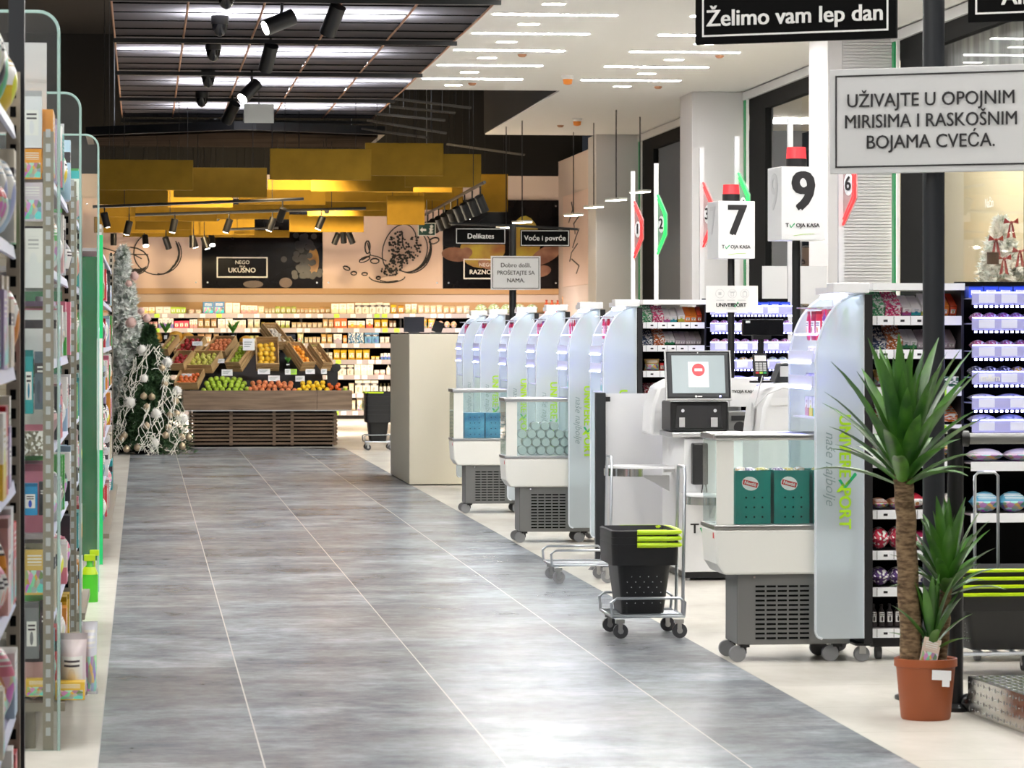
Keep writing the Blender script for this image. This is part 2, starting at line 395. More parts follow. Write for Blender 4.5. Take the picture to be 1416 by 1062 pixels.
# ------------------------------------------------------------------ floor
def floor_mat():
    m, nt, b = nodes('floor_tiles')
    g = N(nt, 'NewGeometry'); sx = N(nt, 'SeparateXYZ'); L(nt, g.outputs['Position'], sx.inputs[0])
    def mth(op, a, c=None, d=None):
        n = N(nt, 'Math', operation=op)
        for i, q in enumerate((a, c, d)):
            if q is None: continue
            if isinstance(q, (int, float)): n.inputs[i].default_value = q
            else: L(nt, q, n.inputs[i])
        return n.outputs[0]
    def mix(f, a, c, t='MIX'):
        n = N(nt, 'MixRGB', blend_type=t)
        for i, q in enumerate((f, a, c)):
            if isinstance(q, (int, float)): n.inputs[i].default_value = q
            elif isinstance(q, tuple): n.inputs[i].default_value = (*q, 1)
            else: L(nt, q, n.inputs[i])
        return n.outputs[0]
    X, Y = sx.outputs[0], sx.outputs[1]
    def streak(scale, detail=6, rough=.6):
        mp = N(nt, 'Mapping'); mp.inputs['Scale'].default_value = scale; L(nt, g.outputs['Position'], mp.inputs[0])
        n = N(nt, 'TexNoise'); n.inputs['Scale'].default_value = 1; n.inputs['Detail'].default_value = detail; n.inputs['Roughness'].default_value = rough
        L(nt, mp.outputs[0], n.inputs['Vector']); return n.outputs['Fac']
    s1 = streak((1.9, 1.7, 1), 10, .66); s2 = streak((.5, .35, 1), 4); s3 = streak((5, 6, 1), 8, .7)
    grey = ramp(nt, s1, [(.36, (.15, .168, .19)), (.5, (.275, .3, .328)), (.66, (.43, .46, .49))])
    brown = ramp(nt, s3, [(.32, (.17, .155, .148)), (.68, (.34, .32, .31))])
    grey = mix(mth('MULTIPLY', ramp(nt, s2, [(.42, (0, 0, 0)), (.64, (1, 1, 1))]), .6), grey, brown)
    grey = mix(.38, grey, mix(1, grey, ramp(nt, streak((9, 11, 1), 6, .75), [(.36, (.4, .4, .42)), (.64, (1.3, 1.32, 1.34))]), 'MULTIPLY'))
    cell = N(nt, 'TexWhiteNoise'); cell.noise_dimensions = '2D'
    cv = N(nt, 'CombineXYZ'); L(nt, mth('FLOOR', mth('DIVIDE', mth('ADD', X, .394), .795)), cv.inputs[0]); L(nt, mth('FLOOR', mth('DIVIDE', Y, .795)), cv.inputs[1])
    L(nt, cv.outputs[0], cell.inputs['Vector'])
    grey = mix(.35, grey, mix(1, grey, cell.outputs['Value'], 'MULTIPLY'))
    beige = ramp(nt, streak((2.2, 1.2, 1)), [(.3, (.52, .49, .43)), (.7, (.66, .63, .57))])
    edge = lambda x, wd: mth('COMPARE', X, x, wd)
    joint = edge(-.149, .004)
    for x in (.401, 1.195, 1.99): joint = mth('MAXIMUM', joint, edge(x, .003))
    jy = mth('LESS_THAN', mth('FRACT', mth('DIVIDE', mth('ADD', Y, 100.3), 1.6)), .006)
    grey = mix(mth('MULTIPLY', jy, .2), grey, (.36, .35, .33))
    isg = mth('MULTIPLY', edge((2.54 - .149) / 2, (2.54 + .149) / 2), mth('LESS_THAN', Y, 42.2))
    bj = mth('MAXIMUM', mth('LESS_THAN', mth('FRACT', mth('DIVIDE', mth('ADD', X, 40 - 2.54), .8)), .006), mth('LESS_THAN', mth('FRACT', mth('DIVIDE', mth('ADD', Y, 100.3), .8)), .01))
    beige = mix(mth('MULTIPLY', bj, .5), beige, (.4, .38, .33))
    c = mix(isg, beige, grey); c = mix(mth('MULTIPLY', joint, isg), c, (.5, .48, .45))
    L(nt, c, b.inputs['Base Color'])
    r = mth('ADD', mth('MULTIPLY', s3, .06), .22)
    L(nt, r, b.inputs['Roughness']); b.inputs['Specular IOR Level'].default_value = .05
    bp = N(nt, 'Bump'); bp.inputs['Strength'].default_value = .008; bp.inputs['Distance'].default_value = .004
    L(nt, s3, bp.inputs['Height']); L(nt, bp.outputs[0], b.inputs['Normal'])
    return m
struct(MB().box(-10, 7.62, -8, 57.6, -.1, 0).obj('floor', floor_mat(), smooth=0))
struct(MB().box(7.62, 22, 10, 75, -.1, -.02).obj('floor', mat('corridor_floor', (.3, .28, .25), .3), smooth=0))

# ------------------------------------------------------------------ shell
CZ = 4.52
struct(MB().box(-10, 7.62, 57.5, 57.9, 0, 4.2).obj('wall_back', M['wall'], smooth=0))
struct(MB().box(-10, 7.62, 57.5, 57.9, 4.2, 6.6).obj('wall_back', M['void'], smooth=0))
struct(MB().box(7.2, 7.6, 51.9, 57.5, 0, 4.45).obj('wall_right', M['wall'], smooth=0))
struct(MB().box(-10.3, -10, -8, 57.9, 0, 6.6).obj('wall_left', M['void'], smooth=0))
struct(MB().box(-10.3, 8, -8.3, -8, 0, 6.6).obj('wall_front', M['lgrey'], smooth=0))
struct(MB().box(-10.3, 8, -8.3, 57.9, 6.6, 6.7).obj('ceiling', M['void'], smooth=0))
o = MB().prism([(3.27, -8), (7.62, -8), (7.62, 51), (5.25, 51), (5.25, 41.75), (3.27, 41.75)], CZ, CZ + .02, 'z').obj('ceiling', M['ceil'], smooth=0); struct(o)
e = MB().box(3.27, 3.29, -8, 41.75, CZ + .02, 6.6).box(3.27, 5.25, 41.73, 41.75, CZ + .02, 6.6).box(5.23, 5.25, 41.75, 51, CZ + .02, 6.6).box(5.25, 7.62, 50.98, 51, CZ + .02, 6.6)
struct(e.obj('ceiling', M['void'], smooth=0))
struct(MB().box(-10, 3.27, -8, 30.2, CZ + .08, CZ + .1).obj('ceiling', mat('dark_ceiling', (.12, .11, .11), .7), smooth=0))
# wall trims along the produce wall
struct(MB().box(-10, 7.2, 57.46, 57.5, 2.14, 2.24).obj('trim_1', M['gwood'], smooth=0))
struct(MB().box(-10, 7.2, 57.42, 57.5, 1.82, 2.0).obj('trim_2', M['gwood'], smooth=0))

# columns along the glass front
for k, (y0, y1, x1) in enumerate(((33.3, 34.25, 7.62), (41.7, 42.65, 7.62), (50.7, 51.6, 7.62))):
    cm = MB().box(6.93, x1, y0, y1, 0, CZ)
    struct(cm.obj(f'column_{k + 1}', M['col'], bevel=.01, smooth=0))
rb = MB()
for i in range(140): rb.box(7.08, 7.6, 33.285, 33.305, .03 + i * .032, .055 + i * .032)
rb.obj('cladding', M['col'], bpy.data.objects['column_1'], smooth=0)

# glass front: three bays of black framing, pane and a green light strip beside each column
for k, (y0, y1) in enumerate(((25.0, 33.2), (34.3, 41.6), (42.7, 50.6))):
    f = MB()
    f.box(7.6, 7.7, y0, y1, 0, .12).box(7.6, 7.7, y0, y1, 4.22, 4.4)
    f.box(7.6, 7.7, y1 - 1.35, y1 - .28, .12, 4.22)           # the dark door leaf by the column
    f.box(7.6, 7.7, y0, y0 + .3, .12, 4.22).box(7.6, 7.7, y0 + 3.1, y0 + 3.2, .12, 4.22)
    fr = struct(f.obj(f'window_{k + 1}', M['bmatt'], smooth=0))
    MB().box(7.64, 7.65, y0 + .3, y1 - 1.35, .12, 4.22).obj('pane', M['win'], fr, smooth=0)
    MB().box(7.56, 7.62, y0, y1, 4.4, 4.5).obj('blind_box', M['lgrey'], fr, smooth=0)
    MB().box(7.57, 7.6, y1 - .13, y1 - .02, 0, 4.5).obj('light_strip', M['gled'], fr, smooth=0)
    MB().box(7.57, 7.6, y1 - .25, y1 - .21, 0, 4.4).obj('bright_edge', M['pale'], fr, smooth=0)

# the mall corridor beyond the glass
struct(MB().box(7.75, 20, 10, 46, 4.3, 4.4).obj('ceiling', mat('beige_ceiling', (.6, .53, .42), .8), smooth=0))
struct(MB().box(9.9, 10.1, 29, 44, 0, 3.75).obj('wall_right', mat('shop_beige', (.42, .35, .23), .7), smooth=0))
struct(MB().box(9.88, 10.1, 29, 44, 3.75, 4.3).obj('wall_right', M['rustic'], smooth=0))
for k, (x, y, lx, ly) in enumerate(((8.4, 30.5, .15, 2.4), (8.5, 37, .12, 3), (8.9, 43.5, 1.6, .08), (8.3, 34.5, .12, 1.5), (9.0, 32, .3, 3.5), (9.0, 38, .3, 3.5))):  # the last two are added only to light the shop wall
    tag(MB().box(x - lx / 2, x + lx / 2, y - ly / 2, y + ly / 2, 4.24, 4.28).obj('corridor_lamp', M['lamp' if k < 4 else 'shopfill'], smooth=0),
        ('long ceiling lamp beyond the glass over the shop window', 'long ceiling lamp in the corridor beyond the second glass bay', 'thin crosswise strip lamp deep in the mall corridor', 'short lamp in the corridor ceiling between the glass bays', 'added fill lamp before the beige shop wall', 'second added fill lamp before the beige shop wall')[k], 'ceiling lamp')

struct(MB().box(7.86, 7.94, 26, 33.2, 3.35, 4.3).obj('lintel', M['rustic'], smooth=0))
# ------------------------------------------------------------------ strip lamps and spots in the white ceiling
def strip(x0, y, label, ln=1.2, wd=.11, z=CZ):
    t = thing('strip_lamp', label, 'ceiling lamp', (x0 + ln / 2, y, z), group='ceiling strip lamps')
    MB().box(-ln / 2, ln / 2, -wd / 2, wd / 2, -.004, -.001).obj('diffuser', M['lamp'], t, smooth=0)
    MB().frame(-ln / 2 - .02, ln / 2 + .02, -wd / 2 - .02, wd / 2 + .02, .02, -.008, -.001).xf(Matrix.Rotation(-pi / 2, 4, 'X')).obj('lamp_frame', M['wmatt'], t, smooth=0)
def small(x0, y, label):
    t = thing('recessed_downlight', label, 'ceiling lamp', (x0, y, CZ), group='recessed downlights')
    MB().box(-.1, .1, -.06, .06, -.004, -.001).obj('diffuser', M['bulb'], t, smooth=0)
    MB().frame(-.13, .13, -.09, .09, .03, -.01, -.001).xf(Matrix.Rotation(-pi / 2, 4, 'X')).obj('lamp_frame', M['wmatt'], t, smooth=0)
nth = lambda k: ORD[k] if k < 15 else 'far'
for k in range(16):
    y = 39.95 - 2.02 * k
    vis = k < 5
    a = f'long ceiling strip lamp, {nth(k)} from the ceiling opening, beside the dark panels'
    b2 = f'long ceiling strip lamp, {nth(k)} from the ceiling opening, nearer the glass'
    strip(3.36, y, a); strip(5.29, y, b2)
    if k < 6:
        small(3.82, y + 1.0, f'small recessed downlight, {nth(k)} from the ceiling opening, beside the dark panels')
        small(5.93, y + 1.0, f'small recessed downlight, {nth(k)} from the columns end, nearer the glass')
for k in range(13):                                           # added lamps, out of the frame, brightening the near shelves and floor
    for x0 in (-3.2, -1.3): strip(x0, 27 - 2.05 * k, f'added unseen strip lamp over the {"shelf ends" if x0 > -2 else "shelf aisle"}, {nth(k)} in its row', z=CZ + .08)
# detectors and little fittings on the white ceiling
for px, y, fw, lab in ((785, 103, 39.3, 'orange fire detector under the white ceiling above the checkouts'), (798, 163, 47, 'orange fire detector far along the white ceiling')):
    x = PX(px, fw)
    t = thing('fire_detector', lab, 'detector', (x, fw, CZ), group='fire detectors')
    MB().lathe([(.075, 0), (.075, -.03), (.06, -.045)], n=14).obj('base', M['wmatt'], t)
    MB().lathe([(.06, -.045), (.05, -.1), (.02, -.11)], n=14).obj('sensor', M['fish'], t)
for i, (px, fw, lab) in enumerate(((653, 40.6, 'tiny brown ceiling sensor beside the dark panels'), (722, 36.4, 'tiny brown ceiling sensor between the first strip lamps'), (995, 36.3, 'tiny brown ceiling sensor below the hanging greeting sign'), (910, 40.9, 'tiny brown ceiling sensor near the second column'), (775, 48.6, 'tiny brown ceiling sensor at the far end of the white ceiling'))):
    tag(MB().lathe([(.05, 0), (.05, -.012), (.03, -.03)], (PX(px, fw), fw, CZ), 12).obj('ceiling_sensor', M['copper']), lab, 'sensor', 'ceiling sensors')

# ------------------------------------------------------------------ the dark mesh ceiling over the aisle
def mesh_mat():
    m = bpy.data.materials.new('metal_mesh'); m.use_nodes = True
    nt = m.node_tree; nt.nodes.clear(); out = N(nt, 'OutputMaterial')
    d = N(nt, 'BsdfDiffuse'); d.inputs[0].default_value = (.05, .047, .05, 1); t = N(nt, 'BsdfTranslucent'); t.inputs[0].default_value = (.3, .29, .31, 1)
    g = N(nt, 'BsdfGlossy'); g.inputs[0].default_value = (.25, .22, .22, 1); g.inputs['Roughness'].default_value = .38
    a = N(nt, 'MixShader'); a.inputs[0].default_value = .42; c = N(nt, 'MixShader'); c.inputs[0].default_value = .18
    L(nt, d.outputs[0], a.inputs[1]); L(nt, t.outputs[0], a.inputs[2]); L(nt, a.outputs[0], c.inputs[1]); L(nt, g.outputs[0], c.inputs[2]); L(nt, c.outputs[0], out.inputs[0])
    return m
MESHM = mesh_mat()
YB = [30.35 + 4.31 * k for k in range(5)]
SX = [-.285 + .709 * k for k in range(6)]
pm = MB()
ns = 5
for s_ in range(ns):
    t0, t1 = s_ / ns, (s_ + 1) / ns
    sag = lambda t: -.006 * sin(pi * t)
    pm.grid(lambda u, v, t0=t0, t1=t1: (.004 + u * .701, (t0 + (t1 - t0) * v) * 4.31, sag(t0 + (t1 - t0) * v) - .008 * v), 1, 3)
for s_ in range(1, ns): pm.box(.004, .705, s_ * 4.31 / ns - .012, s_ * 4.31 / ns + .012, -.022, -.012, 1)
pm.box(.004, .705, 0, .03, -.02, .0, 1)
panel_me = pm.mesh('mesh_ceiling_panel', [MESHM, M['bmatt']], 0)
row_words = ('beyond the frame edge', 'nearest row', 'middle row', 'far row')
for j in range(4):
    for i in range(5):
        o = bpy.data.objects.new('mesh_ceiling_panel', panel_me); COL.objects.link(o); o.location = (SX[i], YB[j], CZ + .02)
        tag(o, f'dark mesh ceiling panel, {ORD[j]} row from the near beam, {ORD[i]} from the open void', 'ceiling panel', 'dark mesh ceiling panels')
for i in range(6):
    c = MB()
    for j in range(4):
        c.tube([(SX[i], YB[j] + 4.31 * q / 8, CZ - .012 * sin(pi * q / 8) + .005) for q in range(9)], .012, 5)
    struct(c.obj(f'trim_{i + 3}', M['copper']))
for j in range(5):
    b = MB().box(-.3, 3.27, YB[j] - .02, YB[j] + .02, CZ - .065, CZ - .02)
    struct(b.obj('beam', M['black'], smooth=0))
tubes = {(0, 1), (0, 2), (0, 3), (1, 1), (1, 2), (1, 3), (2, 1), (2, 2), (2, 3), (3, 1), (3, 2), (3, 3), (3, 4), (1, 0), (2, 4)}
TL = mat('panel_lamp', (1, 1, 1), .5, emit=30, ecol=(.95, .96, 1))
for j, i in sorted(tubes):                                    # the lamps that shine through the mesh from above
    dim = i in (0, 4)
    for q in (1.5,):
        o = MB().box(SX[i] + .06, SX[i] + .64, YB[j] + q, YB[j] + q + (.2 if dim else .6), CZ + .2, CZ + .23).obj('ceiling_tube', TL, smooth=0)
        tag(o, f'white tube lamp above mesh panel {ORD[i]} across, {ORD[j]} row', 'ceiling lamp', 'tube lamps behind the mesh ceiling')
# dome cameras and the hanging plaque
for k, (px, py, Y) in enumerate(((313, 2, 30.9), (304, 41, 33.9), (295, 76, 37.2), (288, 113, 41.2), (279, 141, 45.0), (297, 178, 47.0))):
    Y = 2.995 * F / (HY - py); Y -= PX(px, Y) * ST
    p = AT(px, py, Y)
    t = thing('dome_camera', f'black dome camera under the dark ceiling, {ORD[k]} of six counted from the near end', 'security camera', p, group='dome cameras under the mesh ceiling')
    MB().lathe([(.085, CZ + .02 - p.z), (.085, .06), (.08, .05)], n=16).obj('mount', M['black'], t)
    MB().lathe([(.078, .05), (.07, 0), (.045, -.05), (.01, -.07)], n=16).obj('dome', M['scr'], t)
p = AT(358, 157, 42.5)
t = thing('hanging_plaque', 'pale grey blank plaque hanging beside the lit spotlight', 'plaque', p)
MB().box(-.19, .19, -.01, .01, -.12, .12).obj('board', M['chalk'], t, smooth=0)
MB().cyl((-.0, 0, .12), (0, 0, .26), .005).obj('hanger', M['black'], t)

# ------------------------------------------------------------------ track spotlights
def spot(p, d, label, s=1.0, lit=True, watts=0, ang=50, col=(1, .93, .82), group='ceiling spotlights', hang=0):
    """A cylinder spotlight: p is the centre of the body, d where it points."""
    p = Vector(p); d = Vector(d).normalized()
    t = thing('spotlight', label, 'spotlight', p, group=group)
    a, b = -d * .12 * s, d * .12 * s
    MB().cyl(a, b, .062 * s, n=18).obj('housing', M['black'], t)
    MB().cyl(b - d * .002, b + d * .003, .053 * s, n=18).obj('lens', M['bulb'] if lit else M['scr'], t)
    side = Vector((.07 * s, 0, 0)) if d.x <= 0 else Vector((-.07 * s, 0, 0))
    MB().tube([Vector((0, 0, 0)), Vector((side.x * .3, 0, .1 * s)), Vector((side.x * .3, 0, .24 * s))], .012 * s, 6).obj('bracket', M['black'], t)
    if hang: MB().cyl((side.x * .3, 0, .22 * s), (side.x * .3, 0, hang - p.z), .006, n=5).obj('hanging_rod', M['black'], t)
    if watts:
        l = bpy.data.lights.new('spot_beam', 'SPOT'); l.energy = watts; l.color = col; l.spot_size = rad(ang); l.spot_blend = .6; l.shadow_soft_size = .05
        lo = bpy.data.objects.new('spot_beam', l); COL.objects.link(lo); lo.parent = t
        lo.location = b + d * .02; lo.rotation_euler = d.to_track_quat('-Z', 'Y').to_euler()
for k, (px, py, Y, dx, dy, dz, lit, lab) in enumerate((
        (386, 31, 30.4, -.9, -.3, -.4, True, 'big lit black spotlight under the near edge of the dark ceiling'),
        (460, 28, 30.4, -.35, .5, -.9, False, 'big unlit black spotlight beside the lit one, touching the frame top'),
        (371, 80, 34.7, -.25, .6, -1, False, 'unlit black spotlight hanging under the first ceiling beam'),
        (345, 126, 39.0, -.6, -.5, -.65, True, 'lit black spotlight above the blank plaque'),
        (319, 156, 43.2, -.4, .5, -.8, False, 'unlit black spotlight hanging from the third ceiling beam'))):
    spot(AT(px, py, Y), (dx, dy, dz), lab, 1.22, lit, 120 if lit else 0, 60)
# ------------------------------------------------------------------ murals on the produce wall
YW = 57.5
def mural(x0, x1, z0, z1, m, label):
    t = thing('wall_mural', label, 'mural', ((x0 + x1) / 2, YW, z0), group='produce wall murals')
    MB().box((x0 - x1) / 2 + .004, (x1 - x0) / 2 - .004, -.04, 0, 0, z1 - z0).obj('panel', m, t, smooth=0)
    for sx_ in (-1, 1):
        for zz in (.1, z1 - z0 - .1):
            MB().cyl((sx_ * ((x1 - x0) / 2 - .1), -.04, zz), (sx_ * ((x1 - x0) / 2 - .1), -.052, zz), .016, n=10).obj('screw_cap', M['chrome'], t)
    return t
ZM0, ZM1 = PZ(399, 4, YW), PZ(276, 4, YW)
xm = [PX(p, YW) for p in (112, 279, 446, 612, 776)]
pk = mat('blush_mural', (.78, .6, .53), .6)
dk = noisy('dark_mural', (.002, .002, .003), (.008, .006, .007), (1.2, 1.2, 1.2), .12, spec=.15)
mu = [mural(xm[0], xm[1], ZM0, ZM1, pk, 'blush mural with an ink drawing of onions, behind the snowy tree'),
      mural(xm[1], xm[2], ZM0, ZM1, dk, 'black fruit mural with grapes and a framed slogan, between the two ink drawings'),
      mural(xm[2], xm[3], ZM0, ZM1, pk, 'blush mural with an ink drawing of an open pomegranate'),
      mural(xm[3], xm[4], ZM0, ZM1, dk, 'dark mural of hands holding yellow pears, beside the corner')]
def mx(t, px, py, y=-.043):      # a point of the picture on the mural, in the mural's own frame
    p = AT(px, py, YW); return Vector((p.x - t.location.x, y, p.z - t.location.z))
def blot(t, name, m, shapes, y=-.043):
    b = MB()
    for k, (px, py, rx, ry, ang) in enumerate(shapes):
        c = mx(t, px, py, y - .0004 * k); n = 18
        vs = []
        for q in range(n):
            u, v = rx * cos(2 * pi * q / n), ry * sin(2 * pi * q / n)
            vs.append((c.x + (u * cos(ang) - v * sin(ang)) * .01245, c.y, c.z + (u * sin(ang) + v * cos(ang)) * .01245))
        b.add(vs, [tuple(range(n))])
    return b.obj(name, m, t, smooth=0)
def ink(t, lines, wd=.026, name='ink_drawing'):
    b = MB()
    for pts in lines:
        P = [mx(t, *p, y=-.0435) for p in pts]
        b.tube(P, wd / 2, 4)
    return b.obj(name, M['ink'], t, smooth=0)
def arc(cx, cy, rx, ry, a0, a1, n=16, ang=0):
    o = []
    for k in range(n + 1):
        a = rad(a0 + (a1 - a0) * k / n); u, v = rx * cos(a), ry * sin(a)
        o.append((cx + u * cos(ang) - v * sin(ang), cy + u * sin(ang) + v * cos(ang)))
    return o
# onions
ls = [arc(218, 350, 33, 30, -30, 180), arc(218, 350, 33, 30, 180, 300), arc(180, 362, 26, 20, 0, 360), [(140, 342), (160, 348), (185, 352), (196, 358)], [(185, 352), (205, 352)]]
for k in range(16):
    a = -35 + k * 7; ls.append(arc(218 + k * .3, 350, 31 - k * .5 - R.random() * 3, 29, a, a + R.uniform(20, 50), 5))
for k in range(8): ls.append(arc(180, 362, 24 - k, 18 - k, 20 + k * 6, 70 + k * 4, 5))
ink(mu[0], ls)

# pomegranate
ls = [arc(552, 343, 22, 34, 100, 320, 16, .35), arc(566, 347, 24, 30, -80, 95, 16, .35), arc(569, 347, 27, 31, -60, 110, 16, .3), arc(535, 382, 25, 9, 5, 175), arc(560, 330, 4, 14, 60, 200, 6),
      [(534, 361), (522, 355), (512, 353), (508, 336)], [(512, 353), (500, 360)], arc(508, 342, 3.5, 9, 0, 360, 10), arc(504, 359, 8, 3, 0, 360, 10, -.4), arc(518, 361, 6, 3.5, 0, 360, 10), arc(600, 333, 7, 4, 0, 360, 10, -.3), arc(479, 371, 5, 2.5, 0, 360, 8, .4), arc(489, 378, 4, 2.5, 0, 360, 8), arc(504, 379, 4, 2, 0, 360, 8), arc(523, 384.5, 3, 2, 0, 360, 8),
      [(525, 388), (535, 390), (550, 388)]]
for k in range(8): ls.append(arc(569, 347, 26 - k * .7, 30, -35 + k * 8, 10 + k * 10, 6, .3))
ink(mu[2], ls, .026)
seeds = []
for q in range(230):
    a, r_ = R.uniform(0, 2 * pi), math.sqrt(R.random())
    c = R.choice(((548, 338, 11, 19, .25), (570, 344, 12, 19, .5), (540, 372, 16, 9, 0), (552, 360, 13, 8, 0)))
    u, v = c[2] * r_ * cos(a), c[3] * r_ * sin(a)
    seeds.append((c[0] + u * cos(c[4]) - v * sin(c[4]), c[1] + u * sin(c[4]) + v * cos(c[4]), R.uniform(1, 1.9), R.uniform(1, 1.9), 0))
so = blot(mu[2], 'pomegranate_seeds', M['ink'], [(a, b, c, d, e) for a, b, c, d, e in seeds]); so['kind'] = 'stuff'
# grapes and pears
grape = noisy('grape_print', (.003, .002, .005), (.018, .015, .022), (6, 6, 6), .3)
g_ = [(R.gauss(420, 9), 325 + 60 * R.random(), 4.2, 4.2, 0) for _ in range(50)]
go = blot(mu[1], 'grape_print', grape, g_, -.045); go['kind'] = 'stuff'
ora = noisy('amber_print', (.22, .09, .015), (.5, .26, .05), (3, 3, 3), .3)
blot(mu[1], 'peach_print', ora, [(433, 361, 8, 19, 0)], -.0415)
um = noisy('umber_print', (.05, .02, .01), (.1, .04, .02), (4, 4, 4), .3)
for sh_ in ((395, 391, 9, 7, 0), (350, 393, 14, 5, 0)): blot(mu[1], 'low_fruit_print', um, [sh_], -.0412)
pm_ = noisy('pear_print', (.28, .1, .02), (.5, .4, .03), (2, 2, 2), .3); hm_ = noisy('hand_print', (.16, .06, .035), (.36, .18, .11), (3, 3, 3), .5)
for sh_ in ((667, 345, 32, 26, .15), (727, 332, 20, 34, .1)): blot(mu[3], 'pear_print', pm_, [sh_], -.042)
for q_, sh_ in enumerate(((630, 352, 20, 10, -.1), (645, 349, 8, 7, 0), (755, 352, 24, 11, .5), (748, 375, 14, 8, .2), (672, 366, 12, 6, -.3))): blot(mu[3], 'hand_print', hm_, [sh_], -.044 - .0004 * q_)
# slogans
def slogan(t, x0, x1, y0, y1, rows, name):
    b = MB(); a, c = mx(t, x0, y1), mx(t, x1, y0)
    b.frame(a.x, c.x, a.z, c.z, .022, -.047, -.041); b.obj('slogan_frame', M['pale'], t, smooth=0)
    for s, px, py, size, bold in rows:
        text(s, mx(t, px, py, -.046), size, M['pale'], t, bold)
slogan(mu[1], 299.5, 370, 355.5, 384, [('NEGO', 335, 363, .088, .0), ('što je', 335, 368.2, .045, 0), ('UKUSNO', 334.5, 374, .115, .018), ('...', 335, 354.2, .12, .03)], 's')
slogan(mu[3], 640.5, 700, 358, 386, [('NEGO', 672, 366.5, .088, 0), ('RAZNO', 664, 376.5, .11, .018)], 's')
# the small text poster on the side wall
t = thing('wall_poster', 'tall cream poster with slanting print on the side wall in the corner', 'poster', (7.2, 55.0, 2.26))
MB().box(-.02, 0, -1.7, 1.7, 0, 1.55).obj('panel', pk, t, smooth=0)
b = MB()
for k in range(5): b.tube([(-.024, R.uniform(-.6, .9), .2 + k * .22), (-.024, R.uniform(-.6, .9), .32 + k * .24), (-.024, R.uniform(-.9, .6), .45 + k * .24)], .012, 4)
b.obj('ink_drawing', M['ink'], t, smooth=0)

# ------------------------------------------------------------------ long wall shelf
RAILS = [1.797, 1.549, 1.289, 1.009, .748, .434, .136]
t = thing('wall_shelving', 'long grey wall shelving full of packets along the produce wall', 'shelving', (0, 56.8, 0))
xs0, xs1 = .0, 7.05
MB().box(xs0, xs1, .55, .6, 0, 1.8).obj('back_panel', M['bmatt'], t, smooth=0)
MB().box(xs0, xs1, .06, .6, 0, .1).obj('plinth', M['dark'], t, smooth=0)
snames = ['top shelf', 'second shelf', 'third shelf', 'fourth shelf', 'fifth shelf', 'sixth shelf', 'bottom shelf']
for k, z in enumerate(RAILS):
    sh = MB().box(xs0, xs1, .02, .56, z - .03, z).obj('shelf', M['shelf'], t, smooth=0)
    MB().box(xs0, xs1, -.005, .018, z - .075, z + .004).obj('price_rail', M['shelf'], sh, smooth=0)
    tg = MB(); tl = MB(); x = xs0 + .2
    while x < xs1 - .2:
        (tl if R.random() < .22 else tg).box(x, x + .09, -.009, -.006, z - .068, z - .002)
        x += R.choice((.13, .2, .28, .36))
    a = tg.obj('price_label', M['card'], sh, smooth=0); a['kind'] = 'stuff'
    a = tl.obj('offer_label', M['tagl'], sh, smooth=0); a['kind'] = 'stuff'
for x in (xs0, 1.35, 2.7, 3.15, 4.4, 5.7, xs1):
    MB().box(x - .015, x + .015, .1, .56, .1, 1.78).obj('upright', M['dark'], t, smooth=0)
PW = 57 / F
def back(level, items):
    z = RAILS[level] + .002
    for (p0, p1, n, hp, desc, name, cat, tpl, col) in items:
        x0, x1 = PX(p0, 56.85), PX(p1, 56.85)
        wd = (x1 - x0) / n
        dd = min(.3, wd * .9)
        run(f'{snames[level]} along the wall', desc, tpl, name, cat, col, wd * .93, hp * PW, dd, n, (x0, 56.82 + dd / 2, z), gap=wd * .07, group=f'packets on the produce wall {snames[level]}')
CR, WH, TAN = (.72, .6, .42), (.8, .76, .7), (.6, .4, .22)
